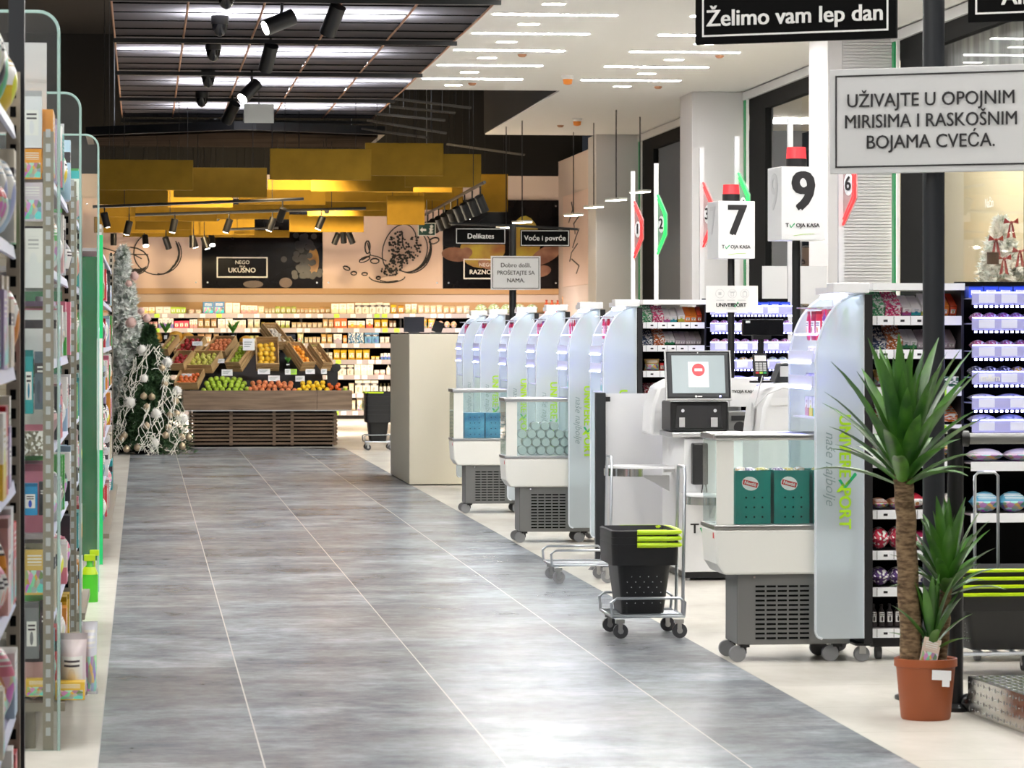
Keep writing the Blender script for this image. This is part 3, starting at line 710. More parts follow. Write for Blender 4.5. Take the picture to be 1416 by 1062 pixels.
back(0, [(197, 214, 2, 9, 'yellow topped white box', 'carton', 'box', 'carton_band', (.8, .6, .2)), (215, 236, 2, 9.5, 'plain white carton', 'carton', 'box', 'carton_label', (.82, .8, .76)), (236, 257, 3, 9, 'lime green box', 'carton', 'box', 'carton_label', (.45, .7, .05)),
         (259, 279, 2, 6, 'pale peach tub', 'tub', 'tub', 'jar_label', (.85, .62, .5)), (280, 311, 2, 16, 'blue and orange cereal carton', 'cereal_box', 'box', 'carton_photo', (.03, .2, .5)), (311.5, 332, 2, 15, 'tall white carton with red', 'carton', 'box', 'carton_band', (.85, .75, .72)),
         (333, 356, 3, 11, 'pink carton', 'carton', 'box', 'carton_band', (.78, .36, .36)), (357, 365, 1, 11, 'narrow cream carton', 'carton', 'box', 'carton_label', CR), (366, 380, 3, 8, 'small glass jar', 'jar', 'jar', 'jar_label', (.6, .5, .3)), (380, 410, 4, 10, 'green lidded jar', 'jar', 'jar', 'jar_label', (.45, .5, .12)),
         (410, 442, 6, 8.5, 'little tan pouch', 'pouch', 'packet', 'pouch_label', (.62, .42, .2)), (442, 457, 2, 9.5, 'brown paper pouch', 'pouch', 'packet', 'pouch_label', (.5, .3, .13)), (458, 490, 3, 14, 'tall white tea carton', 'carton', 'box', 'carton_band', (.85, .7, .5)),
         (491, 539, 5, 15, 'white bag with black label', 'flour_bag', 'bag', 'carton_top', (.85, .8, .72)), (540, 549, 1, 13, 'bright yellow bag', 'bag', 'bag', 'pouch_label', (.85, .5, .03)), (550, 559, 1, 11.5, 'orange bag', 'bag', 'bag', 'pouch_label', (.75, .36, .05)),
         (560, 577, 2, 13.5, 'pale green bag', 'bag', 'bag', 'pouch_band', (.62, .66, .34)), (578, 612, 4, 12.5, 'cream flour bag', 'flour_bag', 'bag', 'pouch_label', (.78, .68, .46)), (613, 630, 2, 11, 'tan flour bag', 'flour_bag', 'bag', 'pouch_label', (.68, .5, .28)), (631, 650, 2, 11.5, 'ivory flour bag', 'flour_bag', 'bag', 'pouch_label', (.8, .72, .56)),
         (657, 745, 5, 14, 'white foil tray of greens', 'tray', 'tray', 'bag_bits', (.45, .62, .3)), (752, 775, 3, 19, 'red and orange sauce bottle', 'sauce_bottle', 'bottle', 'bottle_label', (.7, .1, .04)), (777, 797, 2, 23, 'orange bread bag', 'bread_bag', 'bag', 'pouch_photo', (.75, .35, .12))])
back(1, [(205, 218, 2, 9, 'white jar with pink lid', 'jar', 'jar', 'jar_label', (.75, .4, .4)), (219, 240, 4, 13.5, 'purple chocolate box', 'carton', 'box', 'carton_band', (.2, .16, .5)), (241, 261, 3, 10, 'crimson box', 'carton', 'box', 'carton_label', (.8, .05, .12)), (262, 273, 2, 12, 'rose pink box', 'carton', 'box', 'carton_band', (.8, .3, .34)),
         (273, 300, 3, 14, 'tan bag with blue label', 'bag', 'bag', 'pouch_label', (.55, .34, .16)), (301, 322, 2, 13, 'pale pink carton', 'carton', 'box', 'carton_band', (.84, .56, .52)), (322, 340, 3, 11, 'blush and white carton', 'carton', 'box', 'carton_band', (.8, .5, .42)), (342, 360, 2, 13, 'tall cream pouch', 'pouch', 'packet', 'pouch_band', (.8, .74, .55)),
         (361, 380, 3, 8, 'small green and orange tub', 'tub', 'tub', 'jar_label', (.6, .42, .1)), (381, 401, 3, 10, 'green and yellow pouch', 'pouch', 'packet', 'pouch_band', (.5, .52, .12)), (403, 446, 6, 8, 'tiny beige pouch', 'pouch', 'packet', 'pouch_label', (.7, .55, .38)), (446, 462, 2, 13, 'tan snack bag', 'bag', 'bag', 'pouch_label', (.66, .44, .22)),
         (462, 480, 2, 13.5, 'orange red box', 'carton', 'box', 'carton_label', (.82, .16, .03)), (481, 505, 2, 10, 'orange wafer box', 'carton', 'box', 'carton_band', (.85, .3, .05)), (506, 516, 1, 13, 'red and yellow box', 'carton', 'box', 'carton_band', (.75, .1, .04)), (517, 537, 2, 12.5, 'golden yellow pouch', 'pouch', 'packet', 'pouch_label', (.85, .5, .04)), (538, 548, 2, 11, 'small dark jar', 'jar', 'jar', 'jar_label', (.16, .08, .04)),
         (580, 603, 2, 15, 'big yellow crisp bag', 'crisp_bag', 'bag', 'pouch_photo', (.88, .5, .03)), (605, 632, 3, 10, 'packaged bread loaf', 'bread_bag', 'bread', 'bag_photo', (.7, .36, .14))])
back(2, [(228, 245, 2, 9, 'cream bag', 'bag', 'bag', 'pouch_label', CR), (262, 270, 1, 8, 'small turquoise box', 'carton', 'box', 'carton_label', (.05, .45, .38)), (273, 293, 2, 14, 'kraft bag with blue label', 'bag', 'bag', 'pouch_label', (.55, .36, .2)), (295, 303, 1, 13, 'kraft paper bag', 'bag', 'bag', 'pouch_label', TAN), (304, 318, 1, 9, 'low white and blue box', 'carton', 'box', 'carton_band', (.75, .8, .84)),
         (338, 358, 3, 11, 'mossy green tub', 'tub', 'tub', 'jar_label', (.5, .5, .2)), (360, 390, 4, 9, 'pink and cream sachet', 'pouch', 'packet', 'pouch_band', (.75, .4, .3)), (411, 420, 1, 14, 'green topped pouch', 'pouch', 'packet', 'pouch_photo', (.6, .6, .3)), (421, 443, 4, 9, 'small oat bag', 'bag', 'bag', 'pouch_label', (.68, .52, .32)), (444, 460, 2, 13, 'honey coloured bag', 'bag', 'bag', 'pouch_label', (.72, .46, .16)),
         (461, 473, 1, 13, 'lilac and brown box', 'carton', 'box', 'carton_band', (.4, .36, .42)), (474, 480, 1, 11, 'orange jar', 'jar', 'jar', 'jar_label', (.75, .3, .05)), (481, 503, 2, 15, 'blue carton with white bird shapes', 'carton', 'box', 'carton_bits', (.06, .2, .4)), (504, 524, 2, 15, 'blue brick pack', 'carton', 'box', 'carton_top', (.1, .28, .48)), (525, 539, 2, 9, 'small pearly bag', 'bag', 'bag', 'pouch_label', (.8, .74, .7))])
back(3, [(428, 447, 4, 8, 'tiny sand coloured bag', 'bag', 'bag', 'pouch_label', TAN), (448, 460, 2, 10, 'white nut bag', 'bag', 'bag', 'pouch_label', WH), (461, 480, 2, 14, 'sunny yellow bag', 'bag', 'bag', 'pouch_label', (.86, .5, .02)), (481, 512, 3, 14, 'wide amber bag', 'bag', 'bag', 'pouch_label', (.82, .5, .05)), (513, 525, 2, 5, 'low yellow packet', 'packet', 'packet', 'pouch_label', (.85, .6, .08)), (526, 540, 3, 9, 'blue and white cup', 'cup', 'cup', 'jar_band', (.1, .25, .55))])
back(4, [(459, 479, 2, 13, 'white bag with brown picture', 'bag', 'bag', 'carton_top', WH), (480, 489, 1, 14, 'tall brown and white carton', 'carton', 'box', 'carton_top', (.75, .66, .55)), (490, 516, 3, 15, 'white bag with yellow window', 'bag', 'bag', 'carton_band', (.84, .78, .64)), (517, 533, 2, 7, 'pink and white tub', 'tub', 'tub', 'jar_band', (.8, .5, .5)), (534, 540, 1, 14, 'pale slim bottle', 'bottle', 'bottle', 'bottle_label', WH)])
back(5, [(474, 481, 1, 10, 'small beige bag', 'bag', 'bag', 'pouch_label', TAN), (482, 490, 1, 14, 'tall beige bag', 'bag', 'bag', 'pouch_label', CR), (491, 523, 3, 18, 'tall white bag with black band', 'flour_bag', 'bag', 'carton_top', (.84, .76, .62)), (524, 540, 3, 14, 'dark oil bottle', 'oil_bottle', 'bottle', 'bottle_label', (.05, .04, .015))])
back(6, [(484, 492, 1, 15, 'cream flour packet', 'flour_bag', 'bag', 'pouch_label', CR), (493, 520, 3, 17, 'white flour packet with picture', 'flour_bag', 'bag', 'pouch_photo', (.8, .72, .56))])

# ------------------------------------------------------------------ produce stand
YS = 42.55
fx0, fx1 = PX(253, YS), PX(487, YS); bx0, bx1 = PX(263, YS), PX(467, YS)
t = thing('produce_stand', 'grey oak fruit stand with slatted dark base in the produce aisle end', 'display stand', ((fx0 + fx1) / 2, YS, 0))
ox = t.location.x
zb, zt = PZ(567, 1.5, YS), PZ(540, 1.5, YS)
st = MB()
n_ = 9
for k in range(n_):
    z = .03 + k * (zb - .05) / n_
    st.box(bx0 - ox, bx1 - ox, .06, .09, z, z + .028)
    st.box(bx0 - ox, bx0 - ox + .03, .09, 1.9, z, z + .028).box(bx1 - ox - .03, bx1 - ox, .09, 1.9, z, z + .028)
for x in (bx0 - ox + .5, bx0 - ox + 1.05, bx1 - ox - .6, bx1 - ox - .05): st.box(x, x + .04, .05, .06, .02, zb - .01)
st.obj('slats', M['slat'], t, smooth=0)
MB().box(bx0 - ox + .06, bx1 - ox - .06, .14, 1.85, 0, zb).obj('core', M['bmatt'], t, smooth=0)
fa = MB().box(fx0 - ox, fx1 - ox - .45, 0, .03, zb, zt).box(fx1 - ox - .448, fx1 - ox, 0, .03, zb, zt).box(fx0 - ox, fx0 - ox + .03, .03, 2, zb, zt).box(fx1 - ox - .03, fx1 - ox, .03, 2, zb, zt)
fa.obj('fascia', M['wood'], t, smooth=0, bevel=.004)
MB().box(fx0 - ox + .02, fx1 - ox - .02, -.012, .04, zb - .014, zb).obj('edge_strip', M['steel'], t, smooth=0)
MB().box(fx0 - ox + .03, fx1 - ox - .03, .03, 2, zb + .12, zt - .05).obj('tray', M['steel'], t, smooth=0)
core = MB().prism([(.42, zt - .05), (.42, zt + .12), (1.3, zt + .47), (1.95, zt + .5), (1.95, zt - .05)], fx0 - ox + .12, fx1 - ox - .35, 'x')
core.obj('stepped_core', M['dark'], t, smooth=0)
MB().box(fx0 - ox + .0, fx0 - ox + 1.25, 1.28, 1.34, zt + .3, zt + .56).obj('back_board', M['crate'], t, smooth=0)

def fruit_me(name, m, prof, n=12):
    return MB().lathe(prof, n=n).mesh(name, m, 1.5)
ap = [(.001, -.38), (.2, -.46), (.42, -.3), (.5, .02), (.44, .3), (.26, .44), (.1, .42), (.01, .36)]
rd = [(.01, -.5), (.27, -.42), (.45, -.22), (.5, 0), (.45, .22), (.27, .42), (.01, .5)]
le = [(.01, -.58), (.1, -.52), (.3, -.38), (.45, -.15), (.45, .15), (.3, .38), (.1, .52), (.01, .58)]
FR = dict(green_apple=fruit_me('green_apple', noisy('green_apple_skin', (.3, .5, .02), (.5, .62, .07), (14, 14, 14), .3), ap), red_apple=fruit_me('red_apple', noisy('red_apple_skin', (.3, .008, .015), (.55, .06, .05), (12, 12, 12), .25), ap),
          peach=fruit_me('peach', noisy('peach_skin', (.55, .08, .04), (.8, .35, .12), (10, 10, 10), .55), rd), nectarine=fruit_me('nectarine', noisy('nectarine_skin', (.7, .06, .02), (.8, .28, .05), (10, 10, 10), .35), rd),
          lemon=fruit_me('lemon', noisy('lemon_skin', (.85, .5, .01), (.9, .62, .03), (10, 10, 10), .4), le), orange=fruit_me('orange', noisy('orange_skin', (.85, .26, .01), (.9, .38, .03), (20, 20, 20), .4), rd), grapefruit=fruit_me('yellow_citrus', noisy('yellow_citrus_skin', (.88, .5, .02), (.92, .6, .06), (14, 14, 14), .4), rd),
          pear=fruit_me('pear', noisy('pear_skin', (.55, .55, .08), (.72, .66, .16), (8, 8, 8), .45), [(.001, -.5), (.3, -.46), (.48, -.2), (.46, .05), (.28, .34), (.17, .55), (.05, .62)]), garlic=fruit_me('garlic_bulb', noisy('garlic_skin', (.72, .62, .5), (.85, .8, .72), (9, 9, 9), .7), [(.001, -.4), (.4, -.36), (.5, -.08), (.38, .2), (.12, .42), (.08, .6)]),
          ginger=fruit_me('ginger_root', noisy('ginger_skin', (.4, .2, .07), (.62, .4, .18), (9, 9, 9), .7), le), lime=fruit_me('lime', noisy('lime_skin', (.3, .48, .02), (.5, .62, .05), (10, 10, 10), .4), le), pepper=fruit_me('red_pepper', noisy('pepper_skin', (.6, .03, .01), (.8, .22, .02), (5, 5, 5), .25), [(.001, -.5), (.3, -.48), (.4, -.2), (.5, .2), (.38, .45), (.1, .42), (.04, .62)]))
FNAME = dict(grapefruit='yellow_citrus', garlic='garlic_bulb', ginger='ginger_root', pepper='red_pepper')
def fruit(k, p, d, label, group):
    o = bpy.data.objects.new(FNAME.get(k, k), FR[k]); COL.objects.link(o); o.location = p
    s_ = d * R.uniform(.86, .98); o.scale = (s_, s_, s_ * R.uniform(.93, 1)); o.rotation_euler = (R.uniform(-.6, .6), R.uniform(-.6, .6), R.uniform(0, 6))
    if k in ('lemon', 'lime', 'ginger'): o.rotation_euler = (pi / 2 + R.uniform(-.4, .4), R.uniform(-1, 1), R.uniform(0, 6))
    tag(o, label, 'vegetable' if k in ('garlic', 'ginger', 'pepper') else 'fruit', group)
def heap(k, p0, p1, d, rows, label, group, y0=YS + .09, z0=None, rise=.8, trim=0):
    z0 = zt - .035 + d / 2 if z0 is None else z0
    x0, x1 = PX(p0, y0), PX(p1, y0)
    for r_ in range(rows):
        a, b = x0 + d * (.5 + trim * r_ * .5), x1 - d * (.5 + trim * r_ * .5)
        n = max(1, int((b - a) / (d * .98)) + 1)
        for i in range(n):
            fruit(k, (a + (b - a) * (i + (.5 if r_ % 2 and n > 1 else 0)) / max(1, n - (0 if r_ % 2 else 1)) * (1 if n > 1 else 0) + R.uniform(-.006, .006), y0 + r_ * d * .55, z0 + r_ * d * rise * .72 + R.uniform(-.008, .012)), d, label, group)
heap('green_apple', 277, 346, .078, 4, 'green apple in the front heap of the fruit stand', 'green apples in the front heap', trim=.5)
heap('peach', 341, 411, .076, 3, 'blushed peach in the front heap between green apples and lemons', 'peaches in the front heap', trim=.5)
heap('lemon', 410, 456, .076, 3, 'yellow lemon heaped along the front edge of the stand', 'lemons in the front heap', trim=.6)
heap('pepper', 453, 472, .06, 3, 'red pepper piled at the end of the lemon heap', 'red peppers on the stand', y0=YS + .15)
fruit('lime', (PX(478, YS), YS + .1, zt + .005), .075, 'single green lime at the very corner of the fruit stand', None)

def crate(name, label, cfl, cfr, yfront, zfront, length, depth, tilt, phi, fk=None, fd=.07, fl=None, fg=None, slatted=True, fill=None, cat='crate'):
    """An open wooden crate leaning back; cfl, cfr are the picture columns of its front edge."""
    x0, x1 = PX(cfl, yfront), PX(cfr, yfront); wd = (x1 - x0) * cos(phi) - .004
    t = thing(name, label, cat, ((x0 + x1) / 2, yfront, zfront), group='fruit crates on the stand')
    t.rotation_euler = (Matrix.Rotation(phi, 3, 'Z') @ Matrix.Rotation(tilt, 3, 'X')).to_euler()
    h = wd / 2
    MB().box(-h + .012, h - .012, .012, length - .012, 0, .01).obj('bottom', M['crate'], t, smooth=0)
    for nm, bx in (('front_side', (-h, h, 0, .012)), ('rear_side', (-h, h, length - .012, length)), ('end_side', (-h, -h + .012, .012, length - .012)), ('end_side', (h - .012, h, .012, length - .012))):
        b = MB(); k = 3 if slatted else 1
        for q in range(k):
            g = depth / k
            b.box(*bx, q * g + (.006 if q else 0), (q + 1) * g - (.006 if q < k - 1 else 0))
        b.obj(nm, M['crate'], t, smooth=0)
    if fk:
        Mx = Matrix.Translation(t.location) @ t.rotation_euler.to_matrix().to_4x4()
        nr = int((length - .03) / (fd * .93)); ncol = max(1, int((wd - .03) / (fd * .98)))
        for r_ in range(nr):
            for c in range(ncol):
                u = -h + .015 + fd / 2 + (wd - .03 - fd) * ((c + (.25 if r_ % 2 else 0)) / max(1, ncol - .5))
                v = .015 + fd / 2 + r_ * fd * .93
                wz = (fill or depth * .6) + R.uniform(-.008, .014)
                fruit(fk, Mx @ Vector((min(u, h - .012 - fd / 2), min(v, length - .015 - fd / 2), wz)), fd, fl, fg)
    return t
dz = lambda py, Y=43: PZ(py, 1.6, Y)
T1 = rad(36)
crate('divider_tray', 'shallow wooden tray of nectarines in the low corner of the stand', 240, 276, 42.72, dz(538), .36, .1, rad(30), -.3, 'nectarine', .072, 'red nectarine in the low corner tray of the fruit stand', 'nectarines in the corner tray', False)
crate('divider_tray', 'wooden tray of pale green pears above the nectarines', 252, 299, 43.0, dz(516), .38, .12, rad(30), -.45, 'pear', .075, 'pale green pear in the middle wooden tray', 'pears in the middle tray', False)
crate('divider_tray', 'wooden tray of dark red apples half behind the green tree', 232, 258, 43.0, dz(512), .34, .1, rad(30), -.45, 'red_apple', .07, 'dark red apple in the tray half hidden by the tree', 'red apples in the lower tray', False)
crate('divider_tray', 'upper wooden tray of shiny dark red apples under a price card', 238, 275, 43.4, dz(495), .38, .1, rad(32), -.5, 'red_apple', .07, 'shiny dark red apple in the upper tray', 'red apples in the upper tray', False)
crate('divider_tray', 'upper wooden tray of orange peaches beside the big white card', 279, 318, 43.4, dz(495), .38, .1, rad(32), -.5, 'peach', .07, 'orange peach in the upper tray beside the white card', 'peaches in the upper tray', False)
crate('divider_tray', 'upper wooden tray of yellow pears at the melon corner', 222, 236, 43.4, dz(492), .36, .1, rad(32), -.5, 'pear', .07, 'yellow pear in the upper tray below the melons', 'pears in the upper tray', False)
crate('wooden_crate', 'slatted wooden crate of small green limes leaning over the green apples', 311, 339, 42.98, dz(514), .45, .15, T1, -.55, 'lime', .06, 'small green lime in the leaning slatted crate', 'limes in the crate')
crate('wooden_crate', 'slatted wooden crate of yellow citrus facing the aisle', 354, 386, 42.98, dz(513), .47, .14, rad(48), 0, 'grapefruit', .083, 'round yellow citrus in the crate facing the aisle', 'yellow citrus in the crate')
crate('wooden_crate', 'slatted wooden crate of oranges leaning away beside the pineapple card', 411, 436, 42.98, dz(513), .45, .14, T1, .5, 'orange', .075, 'orange in the crate next to the ginger crate', 'oranges in the crate')
crate('wooden_crate', 'slatted wooden crate of ginger roots beside the dark pans', 441, 459, 43.02, dz(513), .45, .13, T1, .5, 'ginger', .07, 'knobbly ginger root in the end crate', 'ginger roots in the crate')
crate('wooden_crate', 'slatted wooden crate of garlic on the top step', 374, 403, 43.5, dz(484), .42, .13, T1, .55, 'garlic', .06, 'white garlic bulb in the top crate', 'garlic bulbs in the crate')
crate('wooden_crate', 'slatted wooden crate of brown onions behind the orange crate', 396, 418, 43.45, dz(497), .34, .12, T1, .55, 'ginger', .07, 'brown onion in the crate behind the oranges', 'onions in the crate')
# cards, melons, pots and the scale screen on the stand
def card(px, py, wpx, hpx, Y, label, col='card', lean=-.3):
    k = Y / F; p = AT(px, py + hpx / 2, Y)
    t = thing('price_card', label, 'price card', p, group='price cards on the fruit stand')
    t.rotation_euler = (lean, 0, 0)
    MB().box(-wpx * k / 2, wpx * k / 2, -.003, .003, 0, hpx * k).obj('sheet', M[col], t, smooth=0)
    b = MB(); 
    for q in range(3): b.box(-wpx * k * .4, wpx * k * (.1 + .1 * q), -.005, -.0035, hpx * k * (.3 + .18 * q), hpx * k * (.36 + .18 * q))
    b.obj('print', M['greyink'], t, smooth=0)
for a in ((344, 476, 16, 17, 42.95, 'big white card standing over the lime crate'), (273, 475, 14, 6, 43.35, 'price card on top of the upper red apple tray'), (258, 520, 14, 7, 42.85, 'price card over the low nectarines'), (304, 499, 13, 6, 43.05, 'pale price card behind the tray of pears'), (314, 515, 15, 9, 42.88, 'grey price card below the lime crate'),
          (365, 513.5, 17, 7.5, 42.88, 'grey price card on the front of the yellow citrus crate'), (379, 523, 16, 8, 42.8, 'grey price card behind the peaches'), (429, 513.5, 13, 7, 42.9, 'grey price card under the orange crate'), (415, 523.5, 13, 8, 42.8, 'grey price card behind the lemons'), (448, 513.5, 8, 7, 42.95, 'small grey price card under the ginger crate')):
    card(*a)
card(398, 514, 8, 8, 42.86, 'white half of the lime green pineapple offer card'); card(406, 514, 9, 8, 42.86, 'lime green offer card below the pineapple', 'tagl')
ml = noisy('melon_skin', (.75, .32, .02), (.85, .46, .05), (6, 6, 6), .5)
for k, (px, py, r_, lab) in enumerate(((243, 466, .085, 'orange melon beside the potted herb on the stand'), (259, 467, .075, 'orange melon next to the other melon on the stand rim'), (216, 467, .08, 'orange melon behind the tree tip'), (340, 471, .07, 'orange melon behind the white card'))):
    p = AT(px, py, 43.9); tag(MB().ball((0, 0, 0), r_, 14, 10, (1.25, 1, .9)).obj('melon', ml, loc=p), lab, 'fruit', 'melons on the stand rim')
def herb(px, py, label, s=1.0, Y=43.86):
    p = AT(px, py, Y); t = thing('potted_herb', label, 'plant', p, group='potted herbs on the stand')
    MB().lathe([(.045 * s, 0), (.055 * s, .1 * s), (.05 * s, .1 * s), (.04 * s, .08 * s)], n=12).obj('pot', M['black'], t)
    b = MB()
    for q in range(26):
        a = R.uniform(0, 6.28); l_ = R.uniform(.1, .2) * s; d = Vector((cos(a) * .4, sin(a) * .4, 1)).normalized(); sd = d.orthogonal() * .012 * s
        o_ = Vector((0, 0, .09 * s)); m_ = o_ + d * l_ * .6; e_ = o_ + d * l_ + Vector((cos(a), sin(a), 0)) * .03 * s
        b.add([o_, m_ - sd, e_, m_ + sd], [(0, 1, 2, 3)])
    b.obj('leaves', M['fol'], t, smooth=0)
    MB().box(-.02, .02, -.06 * s, -.052 * s, .02, .07 * s).obj('label', M['card'], t, smooth=0)
herb(229, 471, 'potted green herb between the melons on the fruit stand'); herb(322, 471, 'potted green herb behind the orange peaches'); herb(398, 507, 'little spiky pineapple plant above the lime offer card', .5, 42.97)
t = thing('scale_screen', 'slanted black scale screen at the back of the fruit stand', 'scale', AT(394, 483, 43.9))
MB().box(-.1, .14, -.02, .02, 0, .2).obj('screen', M['scr'], t, smooth=0).rotation_euler = (-.35, 0, 0)
MB().box(-.06, .1, .04, .1, -.15, .05).obj('stand', M['black'], t, smooth=0)
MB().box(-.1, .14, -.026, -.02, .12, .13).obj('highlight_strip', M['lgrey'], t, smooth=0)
t = thing('hanging_scoop', 'dark round scoops hanging at the end of the ginger crate', 'scoop', AT(459, 503, 43.2))
MB().cyl((-.05, 0, .0), (-.05, .02, .0), .06, n=18).obj('bowl', M['black'], t)
MB().cyl((.06, 0, -.05), (.06, .02, -.05), .055, n=18).obj('bowl', M['black'], t)
MB().box(-.06, .08, .02, .05, -.3, -.02).obj('holder', M['dark'], t, smooth=0)

# ------------------------------------------------------------------ ochre felt baffles over the produce area
BF = [(137, 267, 221, 263, 44.3, 'broad ochre ceiling baffle, nearest above the snowy tree'), (137, 232, 262, 283, 47.0, 'long ochre baffle behind the nearest one above the tree'), (240, 369, 232, 273, 45.4, 'broad ochre baffle between the nearest one and the middle one'),
      (232, 322, 262, 287, 48.2, 'bright lit ochre baffle behind the second broad one'), (137, 187, 286, 300, 50, 'short ochre baffle low over the tree'), (187, 265, 305, 318, 53, 'low ochre baffle near the onion mural'), (265, 352, 303, 325, 54.5, 'low ochre baffle over the onion mural edge'),
      (170, 400, 318, 328, 56.2, 'longest low ochre baffle against the murals'), (373, 513, 206, 249, 43.6, 'largest ochre baffle in the middle of the cluster'), (370, 461, 248, 263, 47.5, 'glowing orange baffle under the largest one'), (505, 613, 198, 243, 44.6, 'ochre baffle to the side of the largest one, high up'),
      (430, 571, 243, 265, 47.0, 'long ochre baffle below the high pair'), (518, 625, 256, 266, 49, 'thin ochre baffle with a bright end'), (560, 665, 213, 259, 46, 'broad ochre baffle nearest the pendant lamps'), (435, 571, 263, 279, 51, 'ochre baffle in the third layer of the cluster'), (400, 535, 277, 291, 52.3, 'ochre baffle in the fourth layer of the cluster'),
      (425, 587, 288, 299, 53.6, 'thin ochre baffle in the fifth layer'), (535, 587, 271, 311, 50.2, 'short tall ochre baffle above the exit sign'), (400, 503, 297, 321, 54.6, 'bright orange baffle above the pomegranate mural'), (586, 627, 263, 277, 52, 'small ochre baffle beside the diagonal lamp track'), (665, 702, 241, 293, 53, 'dark amber baffle next to the corner wall'),
      (300, 400, 283, 303, 51.5, 'ochre baffle over the black slogan mural'), (187, 300, 270, 306, 52.2, 'ochre baffle behind the middle lamp track'), (330, 450, 262, 283, 50.6, 'ochre baffle behind the first lamp track'), (560, 640, 250, 290, 55, 'deep ochre baffle behind the diagonal lamp track'), (130, 230, 300, 322, 55, 'deep ochre baffle behind the snowy tree top')]
for (p0, p1, q0, q1, Y, lab) in BF:
    x0, x1 = PX(p0, Y), PX(p1, Y); zc = (x0 + x1) / 2; z0, z1 = PZ(q1, zc, Y), PZ(q0, zc, Y)
    t = thing('ceiling_baffle', lab, 'ceiling baffle', (zc, Y, z0), group='ochre ceiling baffles')
    MB().box(-(x1 - x0) / 2, (x1 - x0) / 2, -.035, .035, 0, z1 - z0).obj('felt_panel', M['baffle'], t, bevel=.006, smooth=0)
    for sg in (-1, 1): MB().cyl((sg * (x1 - x0) * .35, 0, z1 - z0), (sg * (x1 - x0) * .35, 0, 6.6 - z0), .004, n=5).obj('hanging_wire', M['black'], t)
# lamp tracks and their spots
def track(a, b, label):
    t = thing('lamp_track', label, 'lamp track', a, group='lamp tracks over the produce')
    d = b - a
    MB().tube([(0, 0, 0), d], .022, 6).obj('rail', M['black'], t)
    for q in (.15, .85): MB().cyl(d * q, d * q + Vector((0, 0, 6.6 - a.z - d.z * q)), .005, n=5).obj('hanging_wire', M['black'], t)
    return t
WARM = (1, .87, .77)
tr = [(AT(128, 286, 46.2), AT(420, 275, 46.2), 'black lamp track over the produce stand, the higher one'), (AT(187, 297, 48), AT(506, 288, 48), 'long black lamp track in the middle of the produce area'), (AT(318, 317, 54), AT(385, 315, 54), 'short black lamp track close to the murals'),
      (AT(588, 297, 56), AT(670, 252, 42.5), 'diagonal lamp track packed with spots beside the exit sign')]
for a, b, lab in tr: track(a, b, lab)
PS = [(146, 304, 46.2, .25, .3, -1, 1, 'spot with glowing lens at the tree end of the higher track'), (177, 315, 48.4, -.25, .2, -1, 1, 'spot low beside the snowy tree top'), (240, 312, 48, -.2, .1, -1, 1, 'spot at the start of the middle track'), (315, 312, 48, -.35, .2, -1, 1, 'spot in the centre of the middle track'), (375, 310, 48, -.35, .1, -1, 1, 'spot under the end of the higher track'),
      (389, 297, 46.2, -.3, .5, -1, 0, 'dark spot at the very end of the higher track'), (443, 308, 48, -.4, .1, -1, 1, 'spot near the end of the middle track'), (266, 334, 54, 0, 0, -1, 0, 'dark spot against the onion drawing'), (231, 336, 53, .35, .3, -1, 0, 'tilted dark spot in front of the big onion'), (268, 334, 54.6, .3, .1, -1, 1, 'spot in front of the onion mural edge'), (284, 336, 54, .35, 0, -1, 1, 'tilted spot before the black mural corner'),
      (465, 330, 55, -.4, .2, -1, 0, 'first dark spot of the clump above the pomegranate'), (475, 328, 55.3, .1, .3, -1, 0, 'second dark spot of the clump above the pomegranate'), (485, 329, 55.1, .4, .2, -1, 0, 'third dark spot of the clump above the pomegranate'), (157, 331, 55, 0, 0, -1, 0, 'dark spot beside the green acrylic edge'), (201, 333, 55.5, .1, -.6, -1, 1, 'round glowing spot over the onion drawing'), (293, 332, 55.5, .1, -.6, -1, 1, 'round glowing spot over the black mural')]
for k, (px, py, Y, dx, dy, dz_, lit, lab) in enumerate(PS):
    spot(AT(px, py, Y), (dx, dy, dz_), lab, .82, bool(lit), SPOT_W if lit else 0, 95, WARM, 'produce spotlights', 6.6 if Y > 48.2 else 0)
for k in range(9):
    q = (k + .5) / 9; a, b, _ = tr[3]; p = a + (b - a) * q
    lit = k in (1, 2, 4, 6)
    spot(p + Vector((.02, 0, -.25)), (.45, .35 if k > 4 else .8, -1), f'black spot on the diagonal track, {ORD[k]} from the murals', .95, lit, SPOT_W * .5 if k in (1, 2) else 0, 95, WARM, 'spots on the diagonal track')
# one tiny spotlight, then hidden ones added to brighten a few of the baffles
for px, py, Y, dz_, lab in ((378, 236, 45.8, -.35, 'tiny spotlight in the gap beside the largest baffle'), (415, 235, 46.2, -.6, 'added unseen spotlight behind the largest baffle'), (275, 245, 46.6, -.5, 'added unseen spotlight behind the second broad baffle'), (452, 290, 53.0, -.3, 'added unseen spotlight before the bright orange baffle'), (300, 300, 52.6, -.3, 'added unseen spotlight over the slogan mural'), (545, 250, 47.8, -.2, 'added unseen spotlight behind the high ochre pair')):
    spot(AT(px, py, Y), (.05, 1, dz_), lab, .7, True, 160, 110, (1, .75, .4), 'spots between the baffles', 6.6)
